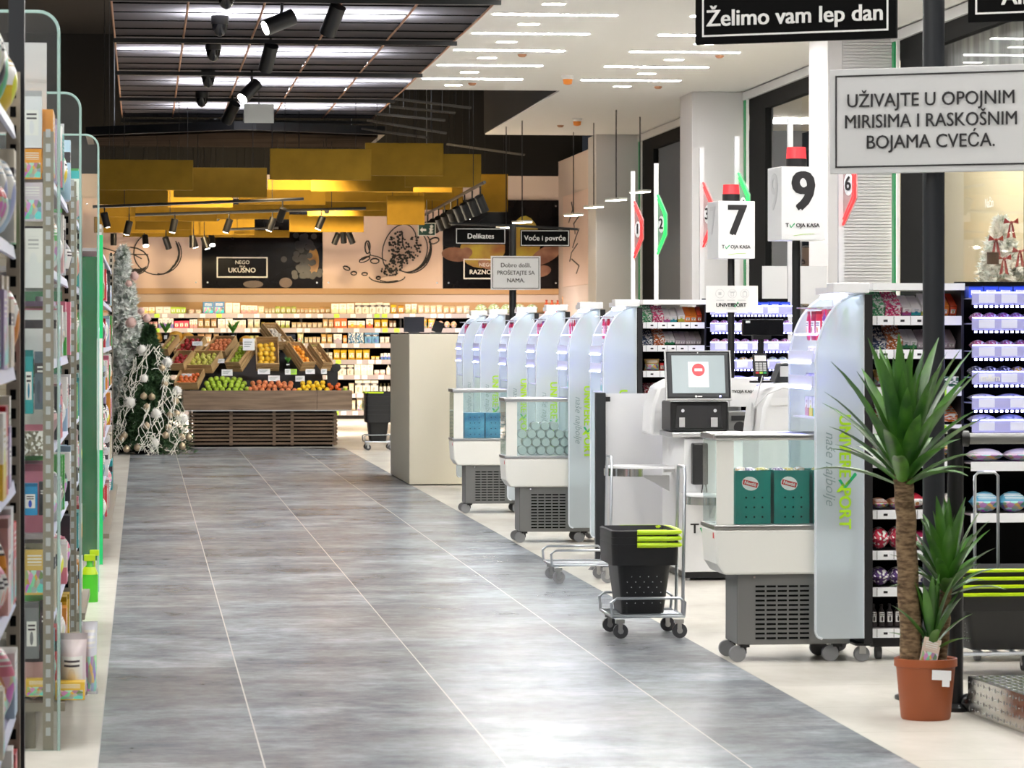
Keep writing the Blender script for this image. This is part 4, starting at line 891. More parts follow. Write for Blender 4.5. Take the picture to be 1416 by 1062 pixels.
# exit sign
t = thing('exit_sign', 'dark green exit sign with arrow and running figure above the pomegranate mural', 'exit sign', AT(590, 326, 52))
k = 52 / F
MB().box(-12 * k, 12 * k, -.03, .03, 0, 17.5 * k).obj('box', mat('exit_green', (.004, .05, .035), .4), t, smooth=0)
MB().frame(-12.3 * k, 12.3 * k, -.3 * k, 17.8 * k, .012, -.036, -.031).obj('sign_frame', M['pale'], t, smooth=0)
MB().prism([(-9.5 * k, 8 * k), (-6 * k, 12 * k), (-6 * k, 9.5 * k), (-1 * k, 9.5 * k), (-1 * k, 6.5 * k), (-6 * k, 6.5 * k), (-6 * k, 4 * k)], -.034, -.031).obj('arrow', M['pale'], t, smooth=0)
MB().tube([(4 * k, -.033, 3 * k), (5.5 * k, -.033, 6 * k), (6 * k, -.033, 10 * k)], .02, 5).tube([(5.5 * k, -.033, 6 * k), (8 * k, -.033, 4 * k)], .02, 5).tube([(3.4 * k, -.033, 9 * k), (6 * k, -.033, 10 * k), (8.5 * k, -.033, 8 * k)], .016, 5).ball((6.6 * k, -.033, 13 * k), .028, 8, 6).obj('running_figure', M['pale'], t)
MB().cyl((0, 0, 17 * k), (0, 0, 6.6 - t.location.z), .006, n=5).obj('hanging_wire', M['wire'], t)
# dark frame, cable trays and hangers in the void
t = thing('ceiling_canopy', 'dark octagonal ceiling canopy hanging low over the produce area', 'ceiling canopy', (.8, 46.5, PZ(183, 1, 46.5)))
MB().prism([(-1.6, .9), (.45, -.6), (.75, -.6), (2.6, .3), (2.6, 3.2), (-1.6, 3.2)], 0, .12, 'z').obj('rim', M['char'], t, smooth=0)
MB().prism([(-1.5, .95), (.45, -.5), (.75, -.5), (2.5, .35), (2.5, 3.1), (-1.5, 3.1)], -.03, -.002, 'z').obj('underside', noisy('canopy_brown', (.006, .005, .004), (.03, .023, .019), (.4, 6, 1), .9, spec=0), t, smooth=0)
for x, y in ((-1.2, 1.5), (.6, 0), (2.2, 1.5)): MB().cyl((x, y, .12), (x, y, 6.6 - t.location.z), .008, n=5).obj('hanger', M['wire'], t)
for k, (a, b, lab) in enumerate(((((545, 136, 44), (652, 149, 44)), None, 'highest'), (((540, 147, 44.6), (630, 156, 44.6)), None, 'second'), (((520, 157, 45.2), (616, 166, 45.2)), None, 'third'), (((508, 166, 46), (618, 184, 46)), None, 'fourth'), (((500, 178, 46.6), (592, 190, 46.6)), None, 'fifth'), (((618, 199, 51), (726, 214, 51)), None, 'lowest'))):
    p, q = AT(*a[0]), AT(*a[1])
    t = thing('cable_tray', f'slim zinc cable tray in the ceiling opening, {lab} of six', 'cable tray', p, group='cable trays in the ceiling opening')
    d = q - p
    b_ = MB().tube([(0, 0, 0), d], .018, 4).tube([(0, .12, 0), d + Vector((0, .12, 0))], .018, 4)
    b_.obj('rail', mat('dull_zinc', (.07, .066, .06), .5, .6), t)
    for u in (.2, .8): MB().cyl(d * u, d * u + Vector((0, 0, 6.6 - p.z - d.z * u)), .006, n=5).obj('hanger', M['dark'], t)

# ------------------------------------------------------------------ far direction post
def sign_post(X, Y, s, label, left, right, lower, rot_l, rot_r, rot_c, top=3.3):
    t = thing('direction_post', label, 'sign post', (X, Y, 0))
    MB().cyl((0, 0, .01), (0, 0, top), .056 * s, n=18).obj('post', M['char'], t)
    MB().lathe([(.2 * s, 0), (.2 * s, .012), (.05 * s, .02)], n=20).obj('base', M['char'], t)
    return t
YF = 46.9
xf_ = PX(709, YF); kf = YF / F
t = sign_post(xf_, YF, .9, 'far charcoal direction post behind the checkout row', 0, 0, 0, 0, 0, 0, PZ(310, xf_, YF))
def board(t, px, py0, py1, wpx, k, Y, rz, m, mframe, rows, mt, nm, bold=.02, inset=.02):
    c = AT(px, (py0 + py1) / 2, Y) - t.location
    w2, h2 = wpx * k / 2, (py1 - py0) * k / 2
    o = MB().box(-w2, w2, -.012, .012, -h2, h2).obj(nm, m, t, loc=c, rot=(0, 0, rz), smooth=0, bevel=.002)
    g = inset
    MB().frame(-w2 + g, w2 - g, -h2 + g, h2 - g, .009, -.0145, -.0125).obj('sign_border', mframe, o, smooth=0)
    for s, dx, dy, size in rows: text(s, (dx * k, -.0146, dy * k), size * k, mt, o, bold)
    return o
MB().tube([AT(621, 309, YF) - t.location, AT(709, 312, YF) - t.location, AT(799, 317, YF) - t.location], .018, 6).obj('arm', M['char'], t)
board(t, 664.5, 315, 338, 71, kf, YF - .1, .05, M['bmatt'], M['pale'], [('Delikates', 0, -.3, 10)], M['pale'], 'sign_board', .016, .012)
board(t, 753.5, 317.5, 341, 69, kf, YF - .1, -.05, M['bmatt'], M['pale'], [('Voće i povrće', 0, -.3, 9.8)], M['pale'], 'sign_board', .016, .012)
board(t, 713, 354, 401, 70, kf, YF - .12, .08, M['card'], M['ink'], [('Dobro došli.', 0, 10.5, 8.4), ('PROŠETAJTE SA', 0, 0, 7.7), ('NAMA.', 0, -10.5, 8.2)], M['ink'], 'notice_board', .01, .02)

# ------------------------------------------------------------------ cream counter block and the stacked baskets before it
cx0, cyn = GR(566, 672); cyf = 33.9
cyn = 31.5; cx0 = PX(566, cyn)
t = thing('service_counter', 'plain cream counter block at the far end of the checkout row', 'counter', (cx0, cyn, 0))
hz = PZ(462, cx0, cyn)
MB().box(0, 1.3, 0, .04, .01, hz).obj('front_panel', M['cream'], t, smooth=0, bevel=.004)
MB().box(0, .04, .044, 2.4, .01, hz).obj('side_panel', M['cream'], t, smooth=0, bevel=.004)
MB().box(.044, 1.3, .044, 2.4, .01, hz - .001).obj('body', M['plas'], t, smooth=0)
t = thing('counter_screen', 'black screen standing on the cream counter', 'screen', AT(564, 462, 32.6) )
t.location.z = hz; t.location.x += .06
MB().box(-.1, .1, -.02, .02, .02, .17).obj('screen', M['scr'], t, smooth=0); MB().box(-.05, .05, -.04, .06, 0, .02).obj('foot', M['black'], t, smooth=0)
t = thing('counter_screen', 'small slanted black display behind the counter edge', 'screen', AT(602, 462, 33.2)); t.location.z = hz
MB().box(-.05, .05, -.02, .02, .02, .13).obj('screen', M['scr'], t, smooth=0).rotation_euler = (0, .35, 0); MB().box(-.05, .05, -.04, .06, 0, .02).obj('foot', M['black'], t, smooth=0)
# ------------------------------------------------------------------ checkout end shelves with frosted side panels
PXL, PXR = 2.905, 3.115                         # the side panels' extent across
def panel_poly():
    p = [(.0 + .03 - .03 * cos(a), .105 + .03 - .03 * sin(a)) for a in (pi / 2 * .98, pi / 4, 0)]
    p += [(.21 - .21 * cos(a), 1.29 + .315 * sin(a)) for a in [pi / 2 * k / 12 for k in range(13)]]
    p += [(.21, .105)]
    return p
poly = panel_poly()
pan_me = MB().prism(poly, 0, .012).mesh('side_panel', M['frost'], .5)
edge_b = MB(); n = len(poly)
for k in range(n - 1):
    a, b = Vector((poly[k][0], 0, poly[k][1])), Vector((poly[(k + 1)][0], 0, poly[(k + 1)][1]))
    edge_b.tube([a + Vector((0, .006, 0)), b + Vector((0, .006, 0))], .0075, 5)
edge_me = edge_b.mesh('panel_edge', M['frost_edge'])
let_a = text_mesh('UNIVERE', .073, .04, name='panel_lettering', spacing=1.0, sx=.95, m=M['txtlime'])
let_b = text_mesh('PORT', .073, .04, name='panel_lettering', spacing=1.0, sx=.97, m=M['txtlime'])
let_c = text_mesh('naše najbolje', .062, .0, name='panel_script', shear=.35, m=M['greyink'])
chk = MB()
chk.prism([(-.03, .008), (-.018, .01), (-.004, -.018), (-.012, -.028)], -.0012, 0)
chk_me = chk.prism([(-.012, -.028), (-.002, -.032), (.056, .018), (.05, .03), (.044, .028)], -.0012, 0).mesh('panel_check_mark', M['green'])
chl = MB().prism([(-.04, -.036), (-.022, -.036), (.0, -.008), (-.01, .002)], -.0012, 0).prism([(.004, -.012), (.0, .0), (.02, .02), (.026, .012)], -.0012, 0).mesh('panel_lettering', M['txtlime'])
def link(name, me, parent, loc=(0, 0, 0), rot=(0, 0, 0)):
    o = bpy.data.objects.new(name, me); COL.objects.link(o); o.parent = parent; o.location = loc; o.rotation_euler = rot; return o
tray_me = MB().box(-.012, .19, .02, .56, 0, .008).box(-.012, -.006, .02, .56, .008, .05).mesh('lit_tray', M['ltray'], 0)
led_me = MB().box(-.02, -.013, .05, .53, -.008, .0).mesh('led_strip', M['led'], 0)
hook_me = MB().cyl((.2, .07, 1.535), (.02, .07, 1.545), .003, n=5).mesh('hook', M['chrome'], 0)
def end_shelf(Y0, label, near=False):
    t = thing('checkout_end_shelf', label, 'display shelf', (PXL, Y0, 0), group='frosted checkout end shelves')
    for y in (0, .585):
        p = link('side_panel', pan_me, t, (0, y, 0)); link('panel_edge', edge_me, p)
        if y == 0:
            R90 = (0, pi / 2, 0)
            link('panel_lettering', let_a, p, (.125, -.001, .942), R90); link('panel_lettering', let_b, p, (.125, -.001, .672), R90)
            link('panel_lettering', chl, p, (.128, -.001, .778), (0, 0, 0)); link('panel_check_mark', chk_me, p, (.128, -.001, .79), (0, -.15, 0))
            link('panel_script', let_c, p, (.062, -.001, .845), R90)
    MB().box(.213, .25, 0, .6, .08, 1.6).obj('upright', M['dark'], t, smooth=0)
    MB().box(.195, .212, .014, .583, .12, 1.59).obj('back_panel', M['white'], t, smooth=0)
    MB().cyl((.14, .03, 1.592), (.14, .56, 1.592), .009, n=8).obj('light_tube', M['tube'], t)  # added tube tucked under the header to brighten the frosted panels
    MB().box(.07, .23, -.03, .12, 1.606, 1.65).obj('header_box', M['white'], t, smooth=0, bevel=.004)
    MB().box(.12, .24, .13, .6, 1.606, 1.635).obj('header_box', M['white'], t, smooth=0)
    MB().box(.18, .245, .03, .57, .07, .08).obj('foot_plate', M['black'], t, smooth=0)
    for cy in (.06, .54):
        c = MB().cyl((.214, cy - .012, .034), (.214, cy + .012, .034), .034, n=14).obj('caster', M['tyre'], t)
        MB().box(.2, .23, cy - .02, cy + .02, .034, .07).obj('caster_fork', M['steel'], c, smooth=0)
    for z in (1.305, 1.195): 
        o = link('lit_tray', tray_me, t, (0, 0, z)); link('led_strip', led_me, o)
    link('led_strip', led_me, t, (.03, 0, 1.43)); 
    MB().box(0.01, .19, .02, .56, 1.055, 1.063).obj('shelf', M['ltray'], t, smooth=0)
    for k in range(5): link('hook', hook_me, t, (0, k * .115, 0))
    return t
WHICH = ['by the yucca plant', 'behind the self checkout', 'behind the bottle cooler', 'fourth along the row', 'behind the blue box cooler', 'sixth along the row', 'last along the row']
CY = [14.2, 20.9, 22.6, 24.5, 26.45, 28.6, 30.2]
for k, Y0 in enumerate(CY):
    end_shelf(Y0, f'frosted white checkout end shelf with lime lettering, {WHICH[k]}')
    wh = WHICH[k]; g = 'packets on the checkout end shelves'
    cols = [('lime green gum bag', (.3, .55, .03)), ('purple gum bag', (.25, .05, .4)), ('red gum bag', (.65, .02, .06)), ('dark red gum bag', (.4, .02, .08)), ('crimson gum bag', (.7, .03, .15))]
    for i, (dn, cc) in enumerate(cols):
        for q in range(2):
            put('pouch_label', 'gum_bag', 'bag', f'{dn} on the {"outer" if q else "inner"} hook place, end shelf {wh}', (PXL + .075 + .07 * (1 - q) - .0 * i, Y0 + .07 + i * .115, 1.40 + .02 * (1 - q)), (.075, .022, .13), cc, -pi / 2 + R.uniform(-.2, .2), g)
    for lev, z, nn, dn, cc, hh in ((0, 1.314, 4, 'silver gum jar', (.6, .6, .75), .06), (1, 1.204, 4, 'clear sweet box', (.7, .66, .8), .05), (2, 1.064, 5, 'small coloured lighter pack', (.5, .4, .45), .085)):
        for i in range(nn):
            cc2 = R.choice(((.6, .3, .4), (.2, .5, .45), (.7, .6, .1), (.3, .3, .35), (.5, .2, .5))) if lev == 2 else cc
            nm = ('gum_jar', 'sweet_box', 'lighter_pack')[lev]
            put(('jar_band', 'carton_label', 'carton_band')[lev], nm, ('jar', 'box', 'packet')[lev], f'{dn}, {ORD[i]} from the front, end shelf {wh}', (PXL + .085, Y0 + .085 + i * .45 / nn * 1.0, z), (.07, .075, hh), cc2, -pi / 2, g)

# ------------------------------------------------------------------ the racks that face the camera
def face_rack(Y0, label, low):
    X0, wd = 3.165, .41
    t = thing('gum_rack', label, 'display rack', (X0, Y0 + .06, 0), group='black checkout racks')
    MB().box(0, wd, .3, .32, .1, 1.6).obj('pegboard', M['bmatt'], t, smooth=0)
    d = MB()
    for zz in (1.57, 1.42, 1.26, 1.1):
        for q in range(22):
            if R.random() < .6: d.box(.02 + q * .0175, .026 + q * .0175, .297, .2995, zz + .0, zz + .006)
    a = d.obj('peg_hole', M['lgrey'], t, smooth=0); a['kind'] = 'stuff'
    MB().box(0, wd, -.02, .32, 1.62, 1.65).obj('header_box', M['white'], t, smooth=0)
    MB().box(.0, wd, .02, .32, .06, .1).obj('base', M['dark'], t, smooth=0)
    MB().box(wd - .012, wd, .0, .32, .1, 1.62).obj('side_sheet', M['dark'], t, smooth=0)
    for x in (.05, wd - .05):
        MB().cyl((x - .012, .1, .03), (x + .012, .1, .03), .03, n=12).obj('caster', M['tyre'], t)
    zs = [1.485, 1.338, 1.175, 1.01] + ([.862, .638, .46, .3, .12] if low else [.862])
    for z in zs:
        s = MB().box(.004, wd - .014, .0, .298, z + .014, z + .02).obj('shelf', M['shelf'], t, smooth=0)
        MB().box(.002, wd - .012, -.008, -.002, z - .018, z + .022).obj('price_rail', M['card'], s, smooth=0)
        b = MB(); x = .05
        while x < wd - .06:
            b.box(x, x + .018, -.0095, -.0082, z - .004, z + .006); b.box(x - .03, x - .028, -.0095, -.0082, z - .016, z + .02); x += R.choice((.06, .075, .09))
        b.obj('price_print', M['ink'], s, smooth=0)
        if z in (1.175, 1.01): MB().box(.22, .33, -.0105, -.0084, z - .016, z + .02).obj('offer_label', M['tagl'], s, smooth=0)
    return t, X0, Y0 + .06, zs
def lit_rack(Y0, label, low):
    X0, wd = 3.58, .56
    t = thing('lit_sweet_rack', label, 'display rack', (X0, Y0 - .06, 0), group='lit checkout racks')
    MB().box(0, wd, .3, .32, .1, 1.66).obj('pegboard', M['bmatt'], t, smooth=0)
    MB().box(0, wd, .0, .32, .06, .1).obj('base', M['dark'], t, smooth=0)
    for x in (.05, wd - .05): MB().cyl((x - .012, .1, .03), (x + .012, .1, .03), .03, n=12).obj('caster', M['tyre'], t)
    zs = [1.585, 1.475, 1.355, 1.24, 1.13, 1.03]
    for k, z in enumerate(zs):
        s = MB().box(0, wd, .0, .29, z - .004, z).obj('lit_shelf', M['tray'], t, smooth=0)
        MB().box(0, wd, -.006, -.001, z - .03, z + .022).obj('tray_front', M['tray'], s, smooth=0)
        d = MB()
        for q in range(24): d.box(.01 + q * .023, .022 + q * .023, -.009, -.0062, z - .042, z - .033)
        d.obj('led_strip', M['led'], s, smooth=0)
        MB().box(.002, wd - .002, -.008, -.0055, z + .0222, z + .026).obj('tray_lip', M['led'], s, smooth=0)
        x = .03
        while x < wd - .1: MB().box(x, x + .07, -.0085, -.0062, z - .022, z + .016).obj('price_label', M['ltray'], s, smooth=0); x += R.choice((.1, .14))
        if k == 3: text('m&m', (.08, -.0095, z - .004), .04, M['pale'], s, .03)
    for z in (.862, .638, .3) if low else (.862,):
        s = MB().box(0, wd, .02, .298, z, z + .006).obj('shelf', M['shelf'], t, smooth=0)
        MB().box(0, wd, .012, .018, z - .03, z + .01).obj('price_rail', M['card'], s, smooth=0)
    return t, X0, Y0 - .06, zs
for Y0, low, wh in ((14.2, True, 'by the yucca'), (20.9, False, 'behind the self checkout')):
    t, X0, Yf, zs = face_rack(Y0, f'tall black gum rack with white price rails {wh}', low)
    g = f'packets on the gum rack {wh}'
    up = lambda k: 1.7 if k > 3 else 1.0
    row = lambda k, items, rx=.45: [run(f'{ORD[k]} gum rack shelf {wh}', dn, tpl, nm, ct, cc, w_, h_ * (up(k) if k < 8 else 1), d_, n_, (X0 + x, Yf + .08 + (.06 if rx else .0), zs[k] + .023 + (.03 if rx else 0)), group=g, gap=.002, rx=rx) for x, n_, w_, h_, d_, dn, tpl, nm, ct, cc in items]
    row(0, [(.006, 1, .064, .05, .15, 'white and green gum tray', 'carton_bits', 'gum_box', 'box', (.1, .45, .2)), (.074, 1, .07, .05, .15, 'white and pink gum tray', 'carton_bits', 'gum_box', 'box', (.75, .08, .22)), (.15, 1, .04, .035, .13, 'navy and pink gum box', 'carton_band', 'gum_box', 'box', (.5, .1, .35)), (.193, 1, .04, .035, .13, 'teal gum box', 'carton_band', 'gum_box', 'box', (.02, .4, .42)), (.238, 1, .042, .045, .13, 'lime and red gum box', 'carton_band', 'gum_box', 'box', (.55, .5, .06)), (.282, 2, .038, .045, .13, 'bright orange gum box', 'carton_label', 'gum_box', 'box', (.85, .22, .03)), (.363, 1, .03, .045, .13, 'red gum box', 'carton_label', 'gum_box', 'box', (.75, .08, .03))])
    row(1, [(.006, 1, .07, .04, .15, 'dark blue sweet tray', 'carton_bits', 'sweet_box', 'box', (.05, .08, .16)), (.08, 1, .07, .05, .15, 'orange and brown sweet tray', 'carton_bits', 'sweet_box', 'box', (.6, .16, .04)), (.155, 2, .03, .035, .12, 'green mint box', 'carton_band', 'sweet_box', 'box', (.03, .25, .08)), (.222, 5, .032, .035, .12, 'grey and red mint box', 'carton_label', 'sweet_box', 'box', (.5, .42, .42))])
    row(2, [(.02, 1, .1, .075, .08, 'golden foil bag', 'pouch_photo', 'foil_bag', 'bag', (.45, .28, .08)), (.12, 1, .03, .05, .06, 'small red packet', 'pouch_label', 'foil_bag', 'bag', (.6, .03, .03)), (.25, 1, .14, .045, .12, 'black tray with green ends', 'carton_bits', 'sweet_box', 'box', (.02, .12, .06))], 0)
    row(3, [(.02, 3, .06, .04, .12, 'dark red bar box', 'carton_bits', 'bar_box', 'box', (.3, .02, .02)), (.26, 1, .14, .035, .14, 'open orange box of bars', 'carton_bits', 'bar_box', 'box', (.85, .2, .02))], .3)
    if low:
        row(4, [(.02, 2, .09, .04, .14, 'brown wafer bag', 'bag_photo', 'wafer_bag', 'bag', (.35, .16, .05)), (.26, 1, .1, .045, .14, 'golden wafer bag', 'bag_photo', 'wafer_bag', 'bag', (.8, .5, .12))], 0)
        row(5, [(.01, 2, .07, .03, .16, 'brown bar packet', 'bag_photo', 'bar_packet', 'packet', (.3, .1, .04)), (.17, 2, .07, .04, .16, 'deep red bar packet', 'bag_label', 'bar_packet', 'packet', (.5, .03, .05)), (.33, 1, .05, .04, .14, 'bright green packet', 'bag_band', 'bar_packet', 'packet', (.2, .55, .05))], 0)
        row(6, [(.006, 2, .08, .06, .14, 'red sweet bag', 'bag_bits', 'sweet_bag', 'bag', (.6, .03, .08)), (.19, 2, .08, .05, .14, 'wine red sweet bag', 'bag_label', 'sweet_bag', 'bag', (.35, .02, .08))], 0)
        row(7, [(.006, 2, .08, .05, .14, 'dark purple sweet bag', 'bag_bits', 'sweet_bag', 'bag', (.1, .04, .18)), (.19, 2, .08, .05, .14, 'navy sweet bag', 'bag_label', 'sweet_bag', 'bag', (.04, .05, .15))], 0)
        row(8, [(.006, 4, .034, .1, .034, 'little black bottle with pale cap', 'bottle_label', 'mini_bottle', 'bottle', (.04, .03, .03))], 0)
    t, X0, Yf, zs = lit_rack(Y0, f'blue lit sweet rack beside the gum rack {wh}', low)
    g = f'sweets on the lit rack {wh}'
    rowl = lambda k, z, items: [run(f'{ORD[k]} lit rack tray {wh}', dn, tpl, nm, ct, cc, w_, h_ * (1.6 if k > 5 else 1), d_, n_, (X0 + x, Yf + .1, z + .002), group=g, gap=.004) for x, n_, w_, h_, d_, dn, tpl, nm, ct, cc in items]
    rowl(0, zs[0], [(.0, 8, .062, .05, .09, 'royal blue lidded tub', 'carton_label', 'mint_tub', 'tub', (.04, .09, .6))])
    rowl(1, zs[1], [(.02, 9, .054, .045, .12, 'speckled red sweet bag', 'bag_bits', 'sweet_bag', 'bag', (.5, .1, .3))])
    rowl(2, zs[2], [(.02, 8, .06, .045, .12, 'pink and white bar packet', 'bag_bits', 'sweet_bag', 'bag', (.55, .12, .2))])
    rowl(3, zs[3], [(.01, 3, .06, .045, .12, 'black and white sweet bag', 'bag_bits', 'sweet_bag', 'bag', (.04, .04, .06)), (.2, 3, .06, .045, .12, 'yellow sweet bag', 'bag_bits', 'sweet_bag', 'bag', (.85, .55, .03)), (.39, 2, .06, .045, .12, 'pale green sweet bag', 'bag_bits', 'sweet_bag', 'bag', (.5, .7, .3))])
    rowl(4, zs[4], [(.01, 4, .12, .035, .12, 'white sachet bundle', 'bag_bits', 'sweet_bag', 'bag', (.7, .7, .75))])
    rowl(5, zs[5], [(.01, 4, .12, .045, .12, 'silvery blue sachet bundle', 'bag_bits', 'sweet_bag', 'bag', (.6, .62, .75))])
    if low:
        rowl(6, .868, [(.0, 2, .16, .035, .12, 'white and red roll wafer bag', 'bag_photo', 'wafer_bag', 'bag', (.82, .72, .66)), (.34, 1, .14, .05, .12, 'red wafer bag', 'bag_label', 'wafer_bag', 'bag', (.6, .06, .04))])
        rowl(7, .644, [(.02, 2, .12, .06, .12, 'light blue crisp bag', 'bag_photo', 'crisp_bag', 'bag', (.12, .4, .6)), (.3, 2, .11, .05, .12, 'navy crisp bag', 'bag_photo', 'crisp_bag', 'bag', (.03, .08, .3))])
        rowl(8, .306, [(.02, 3, .14, .04, .12, 'dark packet in the low shadow', 'bag_photo', 'crisp_bag', 'bag', (.2, .1, .06))])

# ------------------------------------------------------------------ coolers on casters
def cooler(X0, Y0, label):
    t = thing('impulse_cooler', label, 'cooler', (X0, Y0, 0), group='glass topped coolers')
    W, D = .6, .345
    bd = MB(); bd.box(.095, W - .005, .03, D - .02, .075, .385); bd.obj('machine_base', M['grey'], t, bevel=.006, smooth=0)
    MB().box(.098, W - .01, .025, .0295, .08, .38).obj('front_plate', M['grey'], t, smooth=0)
    v = MB()
    for r_ in range(12):
        for c in range(5): v.box(.175 + c * .049, .216 + c * .049, .0225, .0246, .1 + r_ * .0205, .1085 + r_ * .0205)
    v.obj('vent_grille', M['bmatt'], t, smooth=0)
    MB().cyl((.17, .02, .37), (.17, .025, .37), .006, n=8).obj('screw', M['chrome'], t)
    MB().prism([(.03, .383), (W, .383), (W, .58), (-.01, .58), (-.0, .43)], -.005, D).obj('cold_body', M['plas'], t, bevel=.01, smooth=0)
    MB().box(-.012, .62 - .03, -.008, D + .003, .58, .598).obj('steel_band', M['steel'], t, smooth=0, bevel=.003)
    MB().box(-.009, -.0, .02, .05, .54, .565).obj('badge', M['red'], t, smooth=0)
    MB().box(.0, .075, .0, .012, .598, .965).obj('corner_panel', M['plas'], t, smooth=0)
    g = MB().box(.075, W - .006, .002, .008, .598, .965)
    g.obj('front_glass', M['glass'], t, smooth=0)
    MB().box(-.004, .0, .01, D - .01, .598, .965).obj('end_glass', M['glass'], t, smooth=0)
    MB().box(.0, W - .006, D - .012, D - .006, .598, .965).obj('rear_glass', M['glass'], t, smooth=0)
    r_ = MB(); r_.box(-.014, W, -.012, .022, .967, .995).box(-.014, W, D - .02, D + .005, .967, .995).box(-.014, .02, .022, D - .02, .967, .995).box(W - .03, W, .022, D - .02, .967, .995)
    r_.obj('steel_rim', M['steel'], t, bevel=.008, smooth=0)
    MB().box(.02, W - .02, .02, D - .02, .585, .5995).obj('well_floor', M['white'], t, smooth=0)
    for cx, cy in ((.13, .05), (.13, D - .03), (W - .06, .05), (W - .06, D - .03)):
        c = MB().cyl((cx - .03, cy - .014, .036), (cx - .03, cy - .004, .036), .036, n=18).cyl((cx - .03, cy + .004, .036), (cx - .03, cy + .014, .036), .036, n=18).obj('caster', M['tyre'], t)
        MB().box(cx - .04, cx + .01, cy - .004, cy + .004, .036, .068).box(cx - .02, cx + .02, cy - .02, cy + .02, .064, .076).obj('caster_fork', M['black'], c, smooth=0)
    return t
def xcool(px, py): return GR(px, py)
CO = [(2.475, 14.22 + .02, 'white glass topped cooler with teal ice cream boxes beside the yucca'), (2.475, 22.64, 'white glass topped cooler full of lying bottles, second in the row'), (2.475, 26.49, 'white glass topped cooler with blue boxes, furthest down the row')]
for x, y, lab in CO: cooler(x, y, lab)
# contents
x, y, _ = CO[0]
for k in range(3):
    x0 = x + .085 + k * .172
    t = thing('ice_cream_box', f'teal ice cream box in the cooler, {("beside the ivory corner", "middle of three", "against the frosted panel")[k]}', 'box', (x0 + .08, y + .03, .602), group='teal boxes in the cooler')
    b = MB().box(-.078, .078, 0, .006, 0, .232).box(-.078, .078, .23, .236, 0, .232).box(-.078, -.072, .006, .23, 0, .232).box(.072, .078, .006, .23, 0, .232).box(-.072, .072, .006, .23, 0, .006)
    b.obj('carton', M['teal'], t, smooth=0)
    d = MB()
    for r_ in range(3):
        for c in range(3): d.cyl((-.03 + c * .036, -.0006, .03 + r_ * .042), (-.03 + c * .036, .0005, .03 + r_ * .042), .0045, n=8)
    d.obj('air_hole', M['bmatt'], t, smooth=0)
    a = MB().ball((0, 0, 0), .03, 18, 8, (1.25, .03, 1)).obj('oval_badge', M['card'], t, loc=(-.012, -.001, .175), rot=(0, .25, 0))
    MB().prism([(-.033, -.011), (.033, -.011), (.033, .011), (-.033, .011)], -.0016, -.0009).obj('badge_band', M['red'], a, smooth=0)
    text('Nestlé', (0, -.0018, 0), .02, M['card'], a, .03)
    for q in range(3):
        put('bag_bits', 'ice_cream_bar', 'ice cream', f'wrapped ice cream bar, {ORD[q]} on top of the {ORD[k]} teal box', (x0 + .035 + q * .045, y + .11, .815), (.05, .12, .03), ((.55, .3, .08), (.2, .1, .3), (.75, .6, .05))[(k + q) % 3], R.uniform(-.4, .4), 'ice cream bars in the cooler', R.uniform(-.15, .15))
bt = MB().lathe([(.001, 0), (.028, .002), (.031, .012), (.031, .14), (.024, .18), (.011, .21), (.011, .235), (.001, .236)], n=16)
bt.xf(Matrix.Rotation(-pi / 2, 4, 'X'))
bottle_me = bt.mesh('lying_bottle', clear('bottle_clear', (.8, .86, .84), .2, .6, (.82, .9, .88)))
x, y, _ = CO[1]
cap_me = MB().lathe([(.027, -.001), (.027, .003), (.022, .0035), (.019, .001)], n=16).xf(Matrix.Rotation(-pi / 2, 4, 'X')).mesh('bottle_end', mat('bottle_base', (.5, .58, .58), .15))
for r_ in range(4):
    nb = (8, 7, 8, 3)[r_]
    for i in range(nb):
        t = bpy.data.objects.new('water_bottle', bottle_me); COL.objects.link(t)
        t.location = (x + .115 + i * .0645 + (.032 if r_ % 2 else 0) + (.06 if r_ == 3 else 0), y + .022, .633 + r_ * .056)
        tag(t, f'clear bottle lying end on, {ORD[i]} from left in the {("bottom", "second", "third", "top")[r_]} layer of the cooler', 'bottle', 'bottles in the cooler')
        link('bottle_end', cap_me, t, (0, -.002, 0))
x, y, _ = CO[2]
for k in range(3):
    t = thing('water_pack', f'pale blue printed box in the far cooler, {ORD[k]} from its corner', 'box', (x + .17 + k * .168, y + .03, .602), group='blue boxes in the cooler')
    MB().box(-.08, .08, 0, .22, 0, .2).obj('carton', M['blueb'], t, smooth=0)
    d = MB()
    for r_ in range(4):
        for c in range(3): d.cyl((-.035 + c * .036, -.0006, .03 + r_ * .045), (-.035 + c * .036, .0005, .03 + r_ * .045), .004, n=8)
    d.obj('air_hole', M['bmatt'], t, smooth=0)

# ------------------------------------------------------------------ self checkout with its screen
KY = 19.05
kx = PX(946, KY)
t = thing('self_checkout', 'white self checkout kiosk with a tilted touch screen behind the cooler', 'self checkout', (kx, KY, 0))
MB().box(0, .5, 0, .82, .05, .83).obj('cabinet', M['white'], t, bevel=.006, smooth=0)
MB().box(.01, .5, .02, .8, .015, .05).obj('plinth', M['black'], t, smooth=0)
for cx in (.03, .45):
    for cy in (.04, .76): MB().cyl((cx, cy, 0), (cx, cy, .016), .015, n=10).obj('levelling_foot', M['steel'], t)
MB().prism([(-.13, .83), (-.12, 1.0), (-.08, 1.12), (.0, 1.16), (.42, 1.16), (.42, .83)], .45, .8).obj('rear_housing', M['white'], t, bevel=.02)
MB().box(-.075, .36, -.03, .44, .832, .862).obj('worktop', M['steel'], t, bevel=.006, smooth=0)
sh = MB().prism([(-.07, .864), (.27, .864), (.27, 1.04), (-.07, 1.04)], .06, .4).obj('scanner_hood', M['black'], t, smooth=0, bevel=.012)
